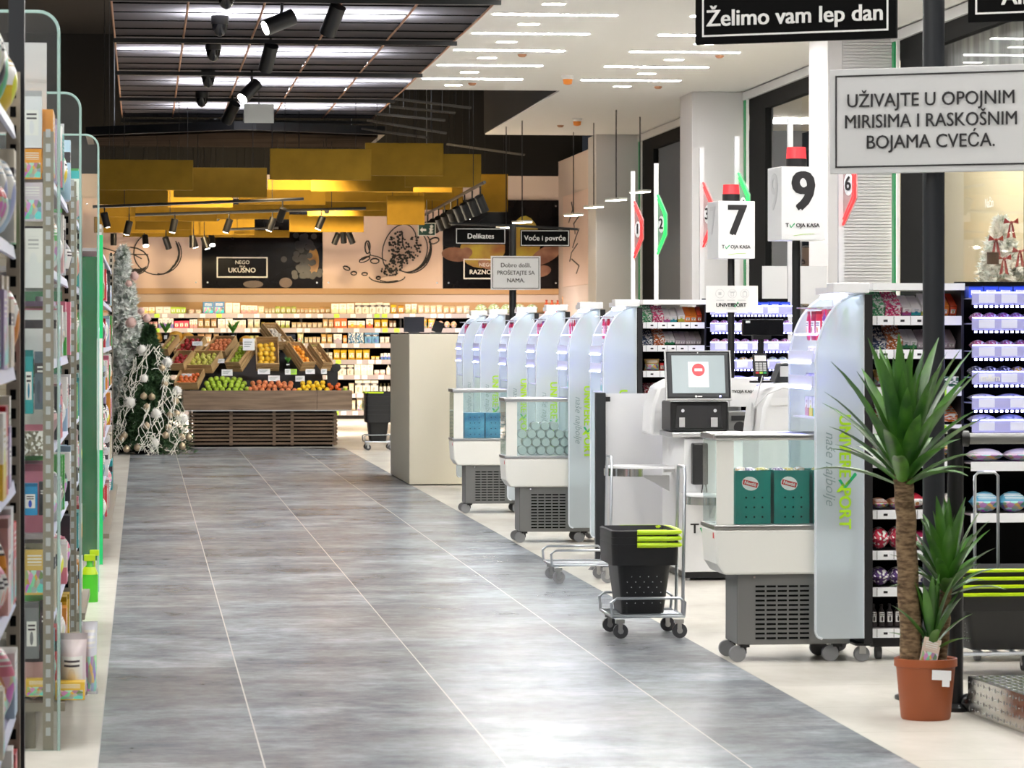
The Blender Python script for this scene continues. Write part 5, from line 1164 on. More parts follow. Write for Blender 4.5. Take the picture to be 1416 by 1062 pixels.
MB().prism([(-.045, .885), (.235, .885), (.225, 1.015), (-.035, 1.015)], .052, .059).obj('scanner_glass', M['scr'], sh, smooth=0)
MB().box(-.02, .012, .046, .051, .89, .945).obj('scanner_reflector', M['lgrey'], sh, smooth=0); MB().box(.165, .205, .046, .051, .89, .945).obj('scanner_reflector', M['lgrey'], sh, smooth=0)
MB().cyl((.0, .045, .985), (.0, .051, .985), .01, n=10).cyl((.19, .045, .985), (.19, .051, .985), .01, n=10).obj('camera_eye', M['chrome'], sh)
mo = MB().box(-.19, .19, 0, .035, -.14, .145).obj('monitor', M['char'], t, loc=(.087, .02, 1.19), rot=(-.22, 0, 0), bevel=.015, smooth=0)
MB().frame(-.193, .193, -.143, .148, .006, -.003, .03).obj('monitor_edge', M['lgrey'], mo, smooth=0)
MB().box(-.155, .155, -.004, .0, -.105, .118).obj('display', M['screen'], mo, smooth=0)
MB().box(-.06, .06, -.0055, -.0042, -.07, .08).obj('notice', mat('notice', (.5, .5, .5), .3, emit=.22, ecol=(.9, .92, .95)), mo, smooth=0)
MB().cyl((0, -.0065, .032), (0, -.0057, .032), .038, n=28).obj('no_entry_disc', mat('no_entry', (.6, .05, .06), .4, emit=.16, ecol=(.85, .12, .14)), mo)
MB().box(-.023, .023, -.0075, -.0066, .024, .04).obj('no_entry_bar', M['card'], mo, smooth=0)
b = MB()
for z, w_ in ((-.022, .022), (-.045, .03)): b.box(-w_, w_, -.0065, -.0056, z, z + .004)
b.obj('notice_text', M['lgrey'], mo, smooth=0)
MB().ball((-.018, -.001, -.124), .007, 10, 6, (1, .3, 1)).box(-.01, .018, -.002, .0, -.127, -.121).obj('maker_mark', M['card'], mo)
MB().box(.12, .128, -.002, 0, -.127, -.119).obj('power_light', M['led'], mo, smooth=0)
MB().cyl((.0, -.002, .135), (.0, .0, .135), .004, n=8).obj('webcam', M['card'], mo)
MB().tube([(-.09, .2, .64), (-.02, .2, .64)], .02, 6).obj('shelf_arm', M['lgrey'], t)
def half_tray(t, loc, rz, nm):
    pl = [(-.2 * sin(a) - .18, .19 * cos(a)) for a in [pi * k / 14 for k in range(15)]] + [(0, -.19), (0, .19)]
    o = MB().prism(pl, 0, .012, 'z').obj(nm, M['white'], t, loc=loc, rot=(0, 0, rz), smooth=.6)
    b = MB()
    b.prism([(x * 1.02, y * 1.02) for x, y in pl[:15]] + [(-.18, -.18)][:0], -.045, -.001, 'z')
    b.obj('tray_rim', M['chrome'], o, smooth=.6)
    MB().prism([(-.17, -.045), (0, -.045), (0, -.14)], -.012, .012).obj('tray_bracket', M['lgrey'], o, smooth=0)
half_tray(t, (-.04, .3, .645), 0, 'bagging_tray'); half_tray(t, (.16, -.005, .5), pi / 2, 'basket_tray')
MB().box(.04, .13, -.07, -.002, .56, .8).obj('bag_holder', M['black'], t, bevel=.008, smooth=0)
MB().tube([(.1, -.06, .56), (.09, -.07, .51), (.11, -.07, .48), (.125, -.05, .52), (.12, -.04, .56)], .004, 5).obj('cable', M['black'], t)
text('T', (.062, -.0012, .3), .08, M['ink'], t, .03); 
link('panel_check_mark', chk_me, t, (.115, -.001, .3)).scale = (.8, 1, .9)
text('OJA KASA', (.33, -.0012, .3), .08, M['ink'], t, .03)
cd = MB().box(.31, .5, .3, .55, .862, .975).obj('coin_unit', M['grey'], t, bevel=.006, smooth=0)
MB().box(.33, .42, .294, .299, .92, .95).obj('coin_slot', M['black'], cd, smooth=0); MB().cyl((.38, .298, .88), (.38, .3, .88), .035, n=18).obj('coin_cup', M['dark'], cd)
wp = MB().box(.34, .5, .4, .45, 1.0, 1.17).obj('name_panel', M['white'], t, smooth=0); text('T✓OJA KASA'.replace('✓', 'V'), (.42, .398, 1.09), .024, M['ink'], wp, .02)

# second kiosk, back to us, with display pole, card terminal and till
K2 = 16.95
x2 = PX(1050, K2)
t = thing('self_checkout', 'rounded white back of another self checkout beside the number nine post', 'self checkout', (x2, K2, 0))
MB().prism([(0, .03), (0, .9), (.02, 1.05), (.06, 1.14), (.12, 1.175), (.5, 1.175), (.5, .03)], 0, .5).obj('housing', M['white'], t, bevel=.02)
MB().box(.02, .48, .02, .48, .0, .03).obj('plinth', M['black'], t, smooth=0)
MB().box(.06, .2, -.006, 0, 1.06, 1.1).obj('paper_strip', M['card'], t, smooth=0)
MB().ball((-.001, .2, 1.0), .06, 14, 8, (.05, .8, 1.3)).obj('side_recess', M['lgrey'], t)
py_ = K2 + .12
xp = PX(1052, py_)
t = thing('customer_display', 'black customer display on a pole above the card terminal', 'display', (xp, py_, 1.176))
MB().cyl((0, 0, 0), (0, 0, .23), .016, n=12).obj('pole', M['black'], t)
MB().box(-.1, .115, -.03, .01, .245, .33).obj('display', M['scr'], t, smooth=0, bevel=.004)
MB().box(-.085, -.062, -.032, -.0305, .31, .322).obj('maker_plate', M['card'], t, smooth=0)
MB().box(-.045, .05, -.03, .03, .225, .247).obj('bracket', M['black'], t, smooth=0)
MB().lathe([(.06, 0), (.06, .01), (.02, .015)], n=16).obj('foot', M['black'], t)
pin_y = K2 + .06
t = thing('card_terminal', 'grey card terminal with coloured keys on a stalk', 'card terminal', (PX(1051, pin_y), pin_y - .02, 1.18))
o = MB().box(-.038, .038, -.015, .015, -.0, .12).obj('body', M['dark'], t, loc=(0, 0, .03), rot=(-.3, 0, 0), bevel=.008, smooth=0)
MB().box(-.03, .03, -.0165, -.0152, .078, .108).obj('display', M['card'], o, smooth=0)
kb = MB()
for r_ in range(4):
    for c in range(3): kb.box(-.028 + c * .02, -.012 + c * .02, -.0175, -.0152, .024 + r_ * .012, .033 + r_ * .012)
kb.obj('key', M['lgrey'], o, smooth=0)
for c, cc in enumerate(('red', 'tagl', 'green')): MB().box(-.028 + c * .02, -.012 + c * .02, -.0175, -.0152, .01, .02).obj('coloured_key', M[cc], o, smooth=0)
MB().cyl((0, .02, 0), (0, .02, .06), .012, n=8).obj('stalk', M['black'], t)
t = thing('till_terminal', 'grey back of a till terminal on the kiosk by the black post', 'till', (PX(1085, K2 + .2), K2 + .25, 1.177))
MB().prism([(-.06, 0), (.06, 0), (.06, .1), (-.02, .1)], -.08, .08).obj('housing', M['char'], t, bevel=.006, smooth=0); MB().box(-.03, .055, -.083, -.081, .03, .085).obj('cover', M['lgrey'], t, smooth=0)
cl_ = (PX(1051, pin_y), pin_y - .06, 1.18)
MB().tube([(.0, -.01, .035), (-.03, -.04, -.06), (-.05, -.05, -.13), (.02, -.05, -.06), (.1, -.04, -.03), (.2, -.03, -.045)], .003, 5).obj('cable', M['lgrey'], loc=cl_); tag(bpy.data.objects['cable.001'] if 'cable.001' in bpy.data.objects else bpy.data.objects['cable'], 'thin grey cable looping between the kiosk and the card terminal', 'cable')

# number posts
def number_post(px, Y, zb0, box, num, label, zfoot):
    k = Y / F * 1.0
    p0, p1, q0, q1 = box
    xc = PX((p0 + p1) / 2, Y); t = thing('number_post', label, 'number post', (xc, Y, 0), group='checkout number posts')
    z0, z1 = PZ(q1, xc, Y), PZ(q0, xc, Y); w2 = PX(p1, Y) - xc
    o = MB().box(-w2, w2, -w2, w2, z0, z1).obj('number_box', M['white'], t, bevel=.004, smooth=0, rot=(0, 0, .12))
    text(num, (0, -w2 - .001, z1 - (z1 - z0) * .36), (z1 - z0) * .74, M['ink'], o, .045, sx=.92)
    text(num, (-w2 - .001, 0, z1 - (z1 - z0) * .36), (z1 - z0) * .7, M['lgrey'], o, .02, rot=(0, 0, -pi / 2))
    text('T', (-w2 * .74, -w2 - .001, z0 + (z1 - z0) * .2), .03, M['ink'], o, .02); link('panel_check_mark', chk_me, o, (-w2 * .55, -w2 - .0005, z0 + (z1 - z0) * .2)).scale = (.34, 1, .4)
    text('OJA KASA', (w2 * .2, -w2 - .001, z0 + (z1 - z0) * .2), .028, M['ink'], o, .02)
    MB().tube([(-w2 * .45, -w2 - .0005, z0 + .022), (0, -w2 - .0005, z0 + .03), (w2 * .5, -w2 - .0005, z0 + .032)], .0015, 4).obj('underline', M['txtlime'], o)
    MB().cyl((0, 0, zfoot), (0, 0, z0 + .002), .021, n=14).obj('pole', M['black'], t)
    r_ = w2 * .46
    MB().cyl((0, 0, z1), (0, 0, z1 + r_ * .85), r_, n=18).obj('beacon_base', M['dark'], t); MB().cyl((0, 0, z1 + r_ * .85), (0, 0, z1 + r_ * 1.95), r_ * .97, r_ * .9, n=18).obj('beacon', M['beacon'], t)
    return t, xc
t9, x9 = number_post(1101, 16.7, 0, (1070, 1132, 232, 333), '9', 'white cube post numbered nine with a red beacon', 0)
t7, x7 = number_post(1012, 20.02, 0, (985, 1037, 279, 358), '7', 'white cube post numbered seven behind the touch screen', 0)
k = 20.2 / F
o = MB().box(-36.5 * k, 36.5 * k, -.03, -.022, 0, 37 * k).obj('info_panel', M['wmatt'], t7, smooth=0, loc=(0, 0, PZ(432, x7, 20.02)))
text('UNIVER', (-10 * k, -.0315, 10 * k), 7.2 * k, M['ink'], o, .03); text('PORT', (11 * k, -.0315, 10 * k), 7.2 * k, M['ink'], o, .03); text('E', (1.6 * k, -.0315, 10 * k), 7.2 * k, M['ink'], o, .03); link('panel_check_mark', chk_me, o, (4.5 * k, -.031, 11 * k)).scale = (.35, 1, .6)
for q in range(3):
    b = MB(); c = [(-17 + 17.5 * q) * k, 26 * k]
    b.tube([(c[0] + 6 * k * cos(2 * pi * j / 20), -.031, c[1] + 6 * k * sin(2 * pi * j / 20)) for j in range(20)], .0012, 4, closed=True)
    if q == 0: b.box(c[0] - 2 * k, c[0] + 2 * k, -.0315, -.0305, c[1] - 2 * k, c[1] + 2 * k)
    elif q == 1: b.frame(c[0] - 2.2 * k, c[0] + 2.2 * k, c[1] - 3.5 * k, c[1] + 1.5 * k, .003, -.0315, -.0305).frame(c[0] - 4 * k, c[0] + 4 * k, c[1] + 1.5 * k, c[1] + 3.5 * k, .003, -.0315, -.0305)
    else: b.frame(c[0] - 3 * k, c[0] + 3 * k, c[1] - 4 * k, c[1] + 2.5 * k, .003, -.0315, -.0305).frame(c[0] - 1.5 * k, c[0] + 1.5 * k, c[1] + 2.5 * k, c[1] + 4.2 * k, .003, -.0315, -.0305)
    b.obj('round_icon', M['lgrey'], o, smooth=0)
b = MB()
for q in range(3): b.box((-22 + 15 * q) * k, (-11 + 15 * q) * k, -.0315, -.0305, 16.5 * k, 17.3 * k)
b.box(-7 * k, 7 * k, -.0315, -.0305, 4.5 * k, 5.2 * k).obj('small_print', M['lgrey'], o, smooth=0)

# partition board with its black post
Yp = 20.04
xq = PX(830, Yp)
t = thing('partition_board', 'glossy white partition board on a black post beside the basket trolley', 'partition', (xq, Yp, 0))
MB().box(-.03, .03, -.03, .03, .01, 1.075).obj('post', M['char'], t, bevel=.004, smooth=0)
MB().cyl((-.0, 0, 0), (0, 0, .04), .075, .04, n=16).obj('foot', M['black'], t)
MB().box(.033, .47, -.006, .006, .14, 1.07).obj('board', clear('milky_board', (.9, .9, .92), .1, .86, (.82, .82, .83), .05), t, smooth=0)
MB().box(.03, .06, -.012, .012, 1.02, 1.05).obj('clamp', M['black'], t, smooth=0)

# neon number markers on white poles down the row
for k, (Y, num, red) in enumerate(((30.4, '1', 1), (29.0, '2', 0), (26.6, '3', 1), (25.0, '4', 0), (22.9, '5', 1), (21.2, '6', 1))):
    X = 4.5
    t = thing('neon_marker', f'{"red" if red else "green"} neon checkout marker numbered {NUM[k]} on a white pole', 'neon sign', (X, Y, 0), group='neon checkout markers')
    MB().box(-.018, .018, -.018, .018, 0, 2.94).obj('pole', M['lgrey'] if k > 1 else M['card'], t, smooth=0)
    MB().box(-.12, .12, -.12, .12, 0, .012).obj('foot', M['lgrey'], t, smooth=0)
    if num == '5': 
        continue
    hp = [(0, -.26), (.12, -.09), (.12, .09), (0, .26)]
    o = MB().prism([(x, z) for x, z in hp], -.01, .01).obj('neon_plate', mat('neon_plate', (.55, .35, .36) if red else (.3, .5, .36), .4, alpha=.5), t, loc=(.02, -.02, 2.4), rot=(0, 0, -rad(62)), smooth=0)
    nm = M['neonr'] if red else M['neong']
    MB().tube([(x, -.014, z) for x, z in hp], .008, 6).obj('neon_tube', nm, o)
    MB().tube([(x * .8, -.012, z * .86) for x, z in hp], .005, 6).obj('neon_tube', nm, o)
    MB().ball((.055, -.013, 0), .075, 16, 8, (.62, .04, 1)).obj('number_disc', M['card'], o)
    text(num, (.055, -.018, 0), .13, M['ink'], o, .03)
# pendant lamps far along the checkouts
for k, (px, py, Y) in enumerate(((852, 277, 45.2), (885, 266, 46.6), (821, 287, 48.0), (793, 298, 50.2), (722, 308, 47.6), (700, 315, 49))):
    p = AT(px, py, Y); top = CZ if k < 4 else 6.6
    t = thing('pendant_lamp', f'small linear pendant lamp on a black cord, {("second from the glass front", "closest to the glass front", "third from the glass front", "in front of the side wall", "over the far fruit sign post", "just above the far sign board")[k]}', 'pendant lamp', p, group='linear pendant lamps')
    MB().box(-.07, .07, -.2, .2, 0, .03).obj('housing', M['plas'], t, smooth=0, rot=None).rotation_euler = (0, 0, .35)
    MB().box(-.06, .06, -.19, .19, -.004, -.001).obj('diffuser', M['bulb'], t, smooth=0).rotation_euler = (0, 0, .35)
    MB().cyl((0, 0, .03), (0, 0, top - p.z), .008, n=6).obj('cord', M['black'], t)
# blank grey boards on a post
Yb = 26.0; xb = PX(1099, Yb)
t = thing('blank_board', 'pair of blank pale grey boards on a post behind the number nine cube', 'board', (xb, Yb, 0))
MB().box(-.262, -.004, -.01, .01, PZ(420, xb, Yb), PZ(368, xb, Yb)).obj('board', M['lgrey'], t, smooth=0); MB().box(.004, .258, -.01, .01, PZ(420, xb, Yb), PZ(368, xb, Yb)).obj('board', M['lgrey'], t, smooth=0)
MB().box(-.015, .015, .011, .04, 0, PZ(370, xb, Yb)).obj('post', M['lgrey'], t, smooth=0); MB().box(-.15, .15, -.15, .15, 0, .012).obj('foot', M['lgrey'], t, smooth=0)

# ------------------------------------------------------------------ basket trolleys
def basket_body():
    m = MB()
    def ringp(w_, d_, z, r_=.03, n=4):
        P = []
        for cx, cy, a0 in ((w_ - r_, d_ - r_, 0), (-w_ + r_, d_ - r_, 90), (-w_ + r_, -d_ + r_, 180), (w_ - r_, -d_ + r_, 270)):
            P += [(cx + r_ * cos(rad(a0 + 90 * k / n)), cy + r_ * sin(rad(a0 + 90 * k / n)), z) for k in range(n + 1)]
        return P
    lv = [ringp(.1, .15, .0), ringp(.125, .185, .22), ringp(.13, .19, .23), ringp(.155, .215, .23), ringp(.16, .22, .33), ringp(.15, .21, .335), ringp(.115, .175, .2), ringp(.095, .14, .012)]
    n = len(lv[0]); vs = sum(lv, [])
    fs = [(i * n + k, i * n + (k + 1) % n, (i + 1) * n + (k + 1) % n, (i + 1) * n + k) for i in range(len(lv) - 1) for k in range(n)]
    fs += [tuple(range(n - 1, -1, -1)), tuple(range((len(lv) - 1) * n, len(lv) * n))]
    return m.add(vs, fs)
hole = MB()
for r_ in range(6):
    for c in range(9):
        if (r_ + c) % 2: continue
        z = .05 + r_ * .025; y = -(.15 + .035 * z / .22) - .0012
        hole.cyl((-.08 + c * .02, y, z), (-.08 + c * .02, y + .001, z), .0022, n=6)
bk_me = basket_body().mesh('basket_body', M['black'], .6)
hole_me = hole.mesh('hole_light', M['lgrey'], 0)  # pale dots painted on as floor light showing through the holes
rim_me = MB().tube([(.1, -.222, .325), (.13, -.222, .325), (.165, -.2, .325), (.172, -.1, .327), (.172, .1, .327), (.165, .2, .325), (.1, .222, .325), (-.06, .222, .325)], .011, 8).tube([(.1, -.222, .325), (-.04, -.224, .325)], .0125, 8).mesh('lime_handle', M['lime'])
def basket(loc, rz, label, group, scale=(1, 1, 1), handle=True):
    t = thing('shopping_basket', label, 'basket', loc, rz, group); t.scale = scale
    b = link('basket_body', bk_me, t); link('hole_light', hole_me, b); 
    if handle: link('lime_handle', rim_me, t)
def trolley(loc, rz, label, W_=.17, D_=.2, loop=True, zh=.8, wheel='dtyre'):
    t = thing('basket_trolley', label, 'trolley', loc, rz, 'chrome basket trolleys')
    z0, z1 = .105, .19
    b = MB()
    b.tube([(-W_, -D_, z0), (W_, -D_, z0), (W_, D_, z0), (-W_, D_, z0)], .008, 6, closed=True)
    for y in (-D_, D_): b.tube([(-W_, y, z0), (-W_ - .005, y, z1 - .02), (-W_ + .02, y, z1), (W_ - .02, y, z1), (W_ + .005, y, z1 - .02), (W_, y, z0)], .007, 6)
    for y in (-.07, 0, .07): b.tube([(-W_, y, z0), (W_, y, z0)], .006, 6)
    b.obj('wire_frame', M['wire'], t)
    if loop: MB().tube([(W_ + .01, -D_ * .5, z0), (W_ + .02, -D_ * .5, zh - .04), (W_ + .02, -D_ * .42, zh), (W_ + .02, D_ * .42, zh), (W_ + .02, D_ * .5, zh - .04), (W_ + .01, D_ * .5, z0)], .008, 8).obj('push_loop', M['wire'], t)
    for x in (-W_ + .03, W_ - .03):
        for y in (-D_ + .02, D_ - .02):
            c = MB().cyl((x + .012, y - .011, .036), (x + .012, y + .011, .036), .035, n=16).obj('caster', M[wheel], t)
            MB().cyl((x + .012, y - .0125, .036), (x + .012, y + .0125, .036), .014, n=10).obj('hub', M['steel'], c)
            MB().box(x - .012, x + .03, y - .017, y + .017, .072, .09).box(x - .0, x + .02, y - .017, y - .013, .036, .072).box(x, x + .02, y + .013, y + .017, .036, .072).obj('caster_fork', M['steel'], c, smooth=0)
    return t
bx_, by_ = 2.355, 15.62
trolley((bx_, by_, 0), .0, 'chrome basket trolley carrying three black baskets with lime handles')
for q in range(3): basket((bx_ - .015, by_, .115 + q * .03), 0, f'black basket with lime handles, {("lowest", "middle", "topmost")[q]} of the stack beside the cooler', 'baskets on the trolley beside the cooler')
ex_, ey_ = GR(800, 806)
trolley((ex_ + .01, ey_ + .15, 0), 0, 'empty low chrome basket trolley against the partition board', wheel='tyre', zh=.72)
gx_ = PX(1358, 13.55)
trolley((gx_ + .06, 13.62, 0), pi / 2, 'chrome basket trolley behind the black barrier post', loop=False)
MB().tube([(-.05, .09, .1), (-.05, .09, .83), (-.035, .09, .845), (.035, .09, .845), (.05, .09, .83), (.05, .09, .1)], .007, 8).obj('push_loop', M['wire'], [o for o in COL.objects if o.name.startswith('basket_trolley')][-1], rot=(0, 0, -pi / 2))
for q in range(4): basket((gx_ + .1, 13.62, .115 + q * .033), -pi / 2, f'black basket with lime handles, {ORD[q]} from the floor in the stack behind the barrier', 'baskets behind the barrier', (1, 1, .72))
fx_, fy_ = GR(522, 622)
trolley((fx_, fy_, 0), 0, 'far chrome trolley of black baskets beside the fruit stand', loop=False)
for q in range(6): basket((fx_, fy_, .115 + q * .055), pi, f'black basket, {ORD[q]} from the floor in the far stack by the cream counter', 'baskets beside the cream counter', handle=q == 5)
# ------------------------------------------------------------------ shelving along the aisle with clear end panels
def rounded(w_, h_, r_, n=6):
    return [(0, 0), (w_, 0)] + [(w_ - r_ + r_ * cos(pi / 2 * k / n), h_ - r_ + r_ * sin(pi / 2 * k / n)) for k in range(n + 1)] + [(r_ - r_ * sin(pi / 2 * k / n), h_ - r_ + r_ * cos(pi / 2 * k / n)) for k in range(n + 1)]
SHZ = [.16, .44, .74, 1.04, 1.34, 1.66, 1.98]
PALET = [('pink', (.78, .25, .35)), ('white', (.8, .8, .8)), ('teal', (.02, .35, .36)), ('yellow', (.8, .55, .05)), ('pale blue', (.45, .6, .75)), ('red', (.7, .05, .06)), ('lilac', (.5, .4, .62)), ('orange', (.82, .33, .04)), ('black', (.04, .04, .05)), ('green', (.12, .5, .12)), ('cream', (.75, .68, .55)), ('rose', (.8, .5, .5))]
def gondola(XF, y0, y1, label, where, side_rows, zt_, panel=True, px0=None):
    """A run of shelves facing the aisle (+x) with a clear panel and a perforated upright at its near end."""
    ln = y1 - y0
    t = thing('aisle_shelving', label, 'shelving', (XF, y0, 0), group='aisle shelving with clear end panels')
    dp = .5
    MB().box(-dp - .02, -dp, .05, ln, 0, 2.1).obj('back_panel', M['khaki'], t, smooth=0)
    MB().box(-dp, -.06, .06, ln, 0, .13).obj('plinth', M['khaki'], t, smooth=0, bevel=.004)
    MB().box(-dp, .04, .03, ln, .13, .16).obj('base_shelf', M['khaki'], t, smooth=0)
    for yy in (.02, ln - .02):
        u = MB().box(-.034, .002, yy - .02, yy + .02, .0, 2.12).obj('upright', M['khaki'], t, smooth=0)
        d = MB()
        for q in range(42): d.box(-.024, -.008, yy - .0212, yy - .0203, .05 + q * .05, .078 + q * .05)
        d.obj('slot', M['lgrey'] if yy < 1 else M['bmatt'], u, smooth=0)
    for k, z in enumerate(SHZ[1:]):
        s = MB().box(-dp, -.03, .05, ln - .03, z - .02, z).obj('shelf', M['shelf'], t, smooth=0)
        MB().prism([(-.03, z + .0), (-.014, z - .002), (-.008, z - .036), (-.016, z - .038), (-.03, z - .02)], .05, ln - .03, 'y').obj('price_rail', M['ltray'], s, smooth=0)
    if panel:
        pn = MB().prism([(x - .62, z) for x, z in rounded(.64, zt_, .07)], -.012, -.004).obj('clear_panel', M['plexi'], t, smooth=0)
        b = MB(); R_ = [(x - .62, z) for x, z in rounded(.64, zt_, .07)]
        b.tube([(x, -.008, z) for x, z in R_], .006, 5, closed=True).obj('panel_edge', M['plexi_edge'], pn)
    # packets facing the aisle
    for k, z in enumerate(SHZ[:6] if ln > 4 else SHZ):
        y = .1; q = 0
        while y < ln - .2:
            nm, cc = PALET[R.randrange(len(PALET))]
            kind = R.choice(('carton', 'pouch', 'bottle', 'carton', 'pouch', 'carton'))
            st = R.choice(('label', 'band', 'top', 'photo'))
            if ln > 4: kind = R.choice(('carton', 'pouch'))
            w_ = R.uniform(.2, .42) if ln > 4 else R.uniform(.08, .2) if kind != 'bottle' else R.uniform(.07, .09)
            h_ = min(R.uniform(.15, .25), .25); n = R.choice((1, 2, 2))
            for i in range(n):
                if y + w_ > ln - .06: y = ln; break
                word = {'carton': 'box', 'pouch': 'bag', 'bottle': 'bottle'}[kind]
                put(f'{kind}_{st}', word, word, f'{nm} {word}, {ORD[q]} from the near end, {("base", "second", "third", "fourth", "fifth", "sixth", "top")[k]} shelf, {where}', (XF - .06 - R.uniform(0, .025), y0 + y + w_ / 2, z + .001), (w_ * .95, .14 if kind != 'bottle' else w_, h_), cc, pi / 2, f'packets on the shelving {where}')
                y += w_ + .006; q += 1
    # what hangs at the near end, seen through the clear panel
    for (p0, p1, q0, q1, nm, cc, tpl, desc) in side_rows:
        Y = y0 + .02 + .028
        xa, xb = PX(p0, Y), PX(p1, Y); zc = (xa + xb) / 2; za, zb_ = PZ(q1, zc, Y), PZ(q0, zc, Y)
        put(tpl, nm, 'packet', desc, (zc, Y, za), (xb - xa, .05, zb_ - za), cc, 0, f'packets at the near end of the shelving {where}')
    return t
g0 = gondola(-.325, 7.4, 8.95, 'aisle shelving cut by the picture edge, with brown and rose packets', 'at the frame edge', [], 2.3, False)
MB().box(-.03, .012, 1.56, 1.6, 0, 2.6).obj('end_post', M['char'], g0, smooth=0)
g1 = gondola(-.305, 11.5, 14.3, 'aisle shelving behind the tallest clear end panel', 'behind the tallest clear panel', [
    (30, 58, 126, 205, 'white_card', (.8, .8, .83), 'carton_label', 'plain white pack hanging at the top of the near shelf end'), (32, 58, 207, 248, 'orange_pack', (.9, .36, .02), 'carton_photo', 'bright orange pack under the white one at the near shelf end'),
    (31, 59, 253, 306, 'tissue_pack', (.7, .62, .7), 'carton_photo', 'pale lilac and pink pack at the near shelf end'), (32, 61, 316, 398, 'cotton_box', (.84, .84, .84), 'carton_band', 'tall white box with a pink bottle picture at the near shelf end'),
    (34, 46, 484, 572, 'teal_box', (.02, .36, .38), 'carton_label', 'teal toothbrush box at the near shelf end'), (48, 63, 486, 566, 'blister_pack', (.1, .14, .18), 'carton_top', 'dark blister pack next to the teal box'), (33, 62, 596, 630, 'mesh_pack', (.3, .27, .2), 'carton_bits', 'dull brown pack low at the near shelf end'),
    (32, 52, 668, 712, 'blue_box', (.02, .3, .62), 'carton_label', 'bright blue box at the near shelf end'), (54, 64, 666, 712, 'black_box', (.03, .03, .04), 'carton_top', 'narrow black box beside the bright blue box'), (34, 62, 760, 822, 'amber_pack', (.75, .5, .12), 'carton_photo', 'amber and white pack at the near shelf end'),
    (34, 54, 832, 910, 'dark_tube', (.22, .23, .24), 'carton_label', 'grey bottle box with a pale label near the floor'), (55, 68, 830, 912, 'black_pack', (.02, .02, .025), 'carton_top', 'black razor pack near the floor'), (36, 66, 938, 962, 'yellow_pack', (.85, .55, .06), 'carton_photo', 'low yellow pack over the grey base')], 2.53)
MB().box(-.5, -.11, -.003, .03, .0, .15).obj('end_plinth', M['grey'], g1, smooth=0)
b = MB()
for q in range(40): b.box(-.5, -.1, .012, .016, .2 + q * .045, .203 + q * .045)
for q in range(5): b.box(-.5 + q * .1, -.497 + q * .1, .012, .016, .2, 2.0)
b.obj('wire_mesh', M['khaki'], g1, smooth=0)
b = MB()
for z in (1.475, 1.19, .88, .68): b.box(-.36, -.1, .004, .01, z - .02, z + .025)
b.obj('price_strip', M['card'], g1, smooth=0)
MB().box(-.34, -.28, .002, .004, 1.455, 1.5).obj('offer_label', M['tagl'], g1, smooth=0)
MB().box(-.36, -.03, .3, .32, 2.13, 2.45).obj('header_board', M['lgrey'], g1, smooth=0)
g2 = gondola(-.3, 15.2, 16.7, 'aisle shelving behind the second clear end panel', 'behind the second clear panel', [], 2.52)
MB().box(-.3, -.06, .3, .32, 2.13, 2.4).obj('header_board', M['lgrey'], g2, smooth=0)
t = thing('clear_divider', 'third clear divider panel standing before the green one', 'divider', (-.24, 18.35, 0))
pn = MB().prism([(x - .62, z + .02) for x, z in rounded(.62, 2.5, .07)], -.012, -.004).obj('clear_panel', M['plexi'], t, smooth=0)
MB().tube([(x - .62, -.008, z + .02) for x, z in rounded(.62, 2.5, .07)], .006, 5, closed=True).obj('panel_edge', M['plexi_edge'], pn)
MB().box(-.5, -.15, -.06, .06, 0, .02).obj('foot', M['khaki'], t, smooth=0)
g4 = gondola(-.25, 21.3, 28.6, 'long aisle shelving beyond the green panel with pale packets', 'beyond the green panel', [], 1.9, False)
# the green acrylic divider
Yg = 20.75; xg = PX(134, Yg)
t = thing('acrylic_divider', 'tall dark green acrylic divider with a bright green edge', 'divider', (xg, Yg, 0))
MB().box(-.5, -.0, -.006, .006, .03, 1.91).obj('sheet', M['gacr'], t, smooth=0)
MB().box(.001, .036, -.016, .016, .005, PZ(325, xg, Yg)).obj('edge_strip', M['gedge'], t, smooth=0)
MB().box(.0, .034, -.03, -.017, PZ(622, xg, Yg), PZ(468, xg, Yg)).obj('price_holder', M['plas'], t, smooth=0)
# things that stand out on the near shelves
p = GR(122, 868); Yb_ = 15.9
t = thing('spray_bottle', 'bright green spray bottle with green trigger head on the low shelf', 'bottle', (PX(124, 17.9), 17.9, PZ(838, -.3, 17.9)))
MB().lathe([(.001, 0), (.042, .004), (.045, .03), (.045, .16), (.03, .2), (.016, .22), (.016, .24), (.001, .24)], n=16).obj('body', mat('green_detergent', (.1, .62, .04), .2), t)
MB().box(-.03, .03, -.018, .018, .24, .275).box(.0, .05, -.012, .012, .268, .3).box(.02, .03, -.006, .006, .2, .25).obj('trigger_head', M['lime'], t, smooth=0, bevel=.004)
MB().cyl((0, 0, .17), (0, 0, .21), .046, .03, n=14, caps=False).obj('collar', M['lime'], t)
MB().box(-.16, .06, -.04, .5, -.02, -.002).obj('stand', M['shelf'], thing('low_shelf', 'small low grey shelf carrying the green spray bottle', 'shelf', (PX(124, 17.9) - .02, 17.9, PZ(838, -.3, 17.9))), smooth=0)
o = [x for x in COL.objects if x.name == 'low_shelf'][0]
MB().box(-.15, .05, 0, .04, -o.location.z, -.02).obj('leg', M['khaki'], o, smooth=0)
def bigpack(px, py, wpx, hpx, Y, label, col, tpl='pouch_photo', d=.22):
    k = Y / F; p = AT(px, py, Y); put(tpl, 'diaper_pack', 'packet', label, p, (wpx * k, d, hpx * k), col, 0, 'big packs at the shelf foot')
bigpack(100, 962, 42, 86, 11.75, 'big pale pink nappy pack at the foot of the near shelving', (.82, .7, .7), 'pouch_label')
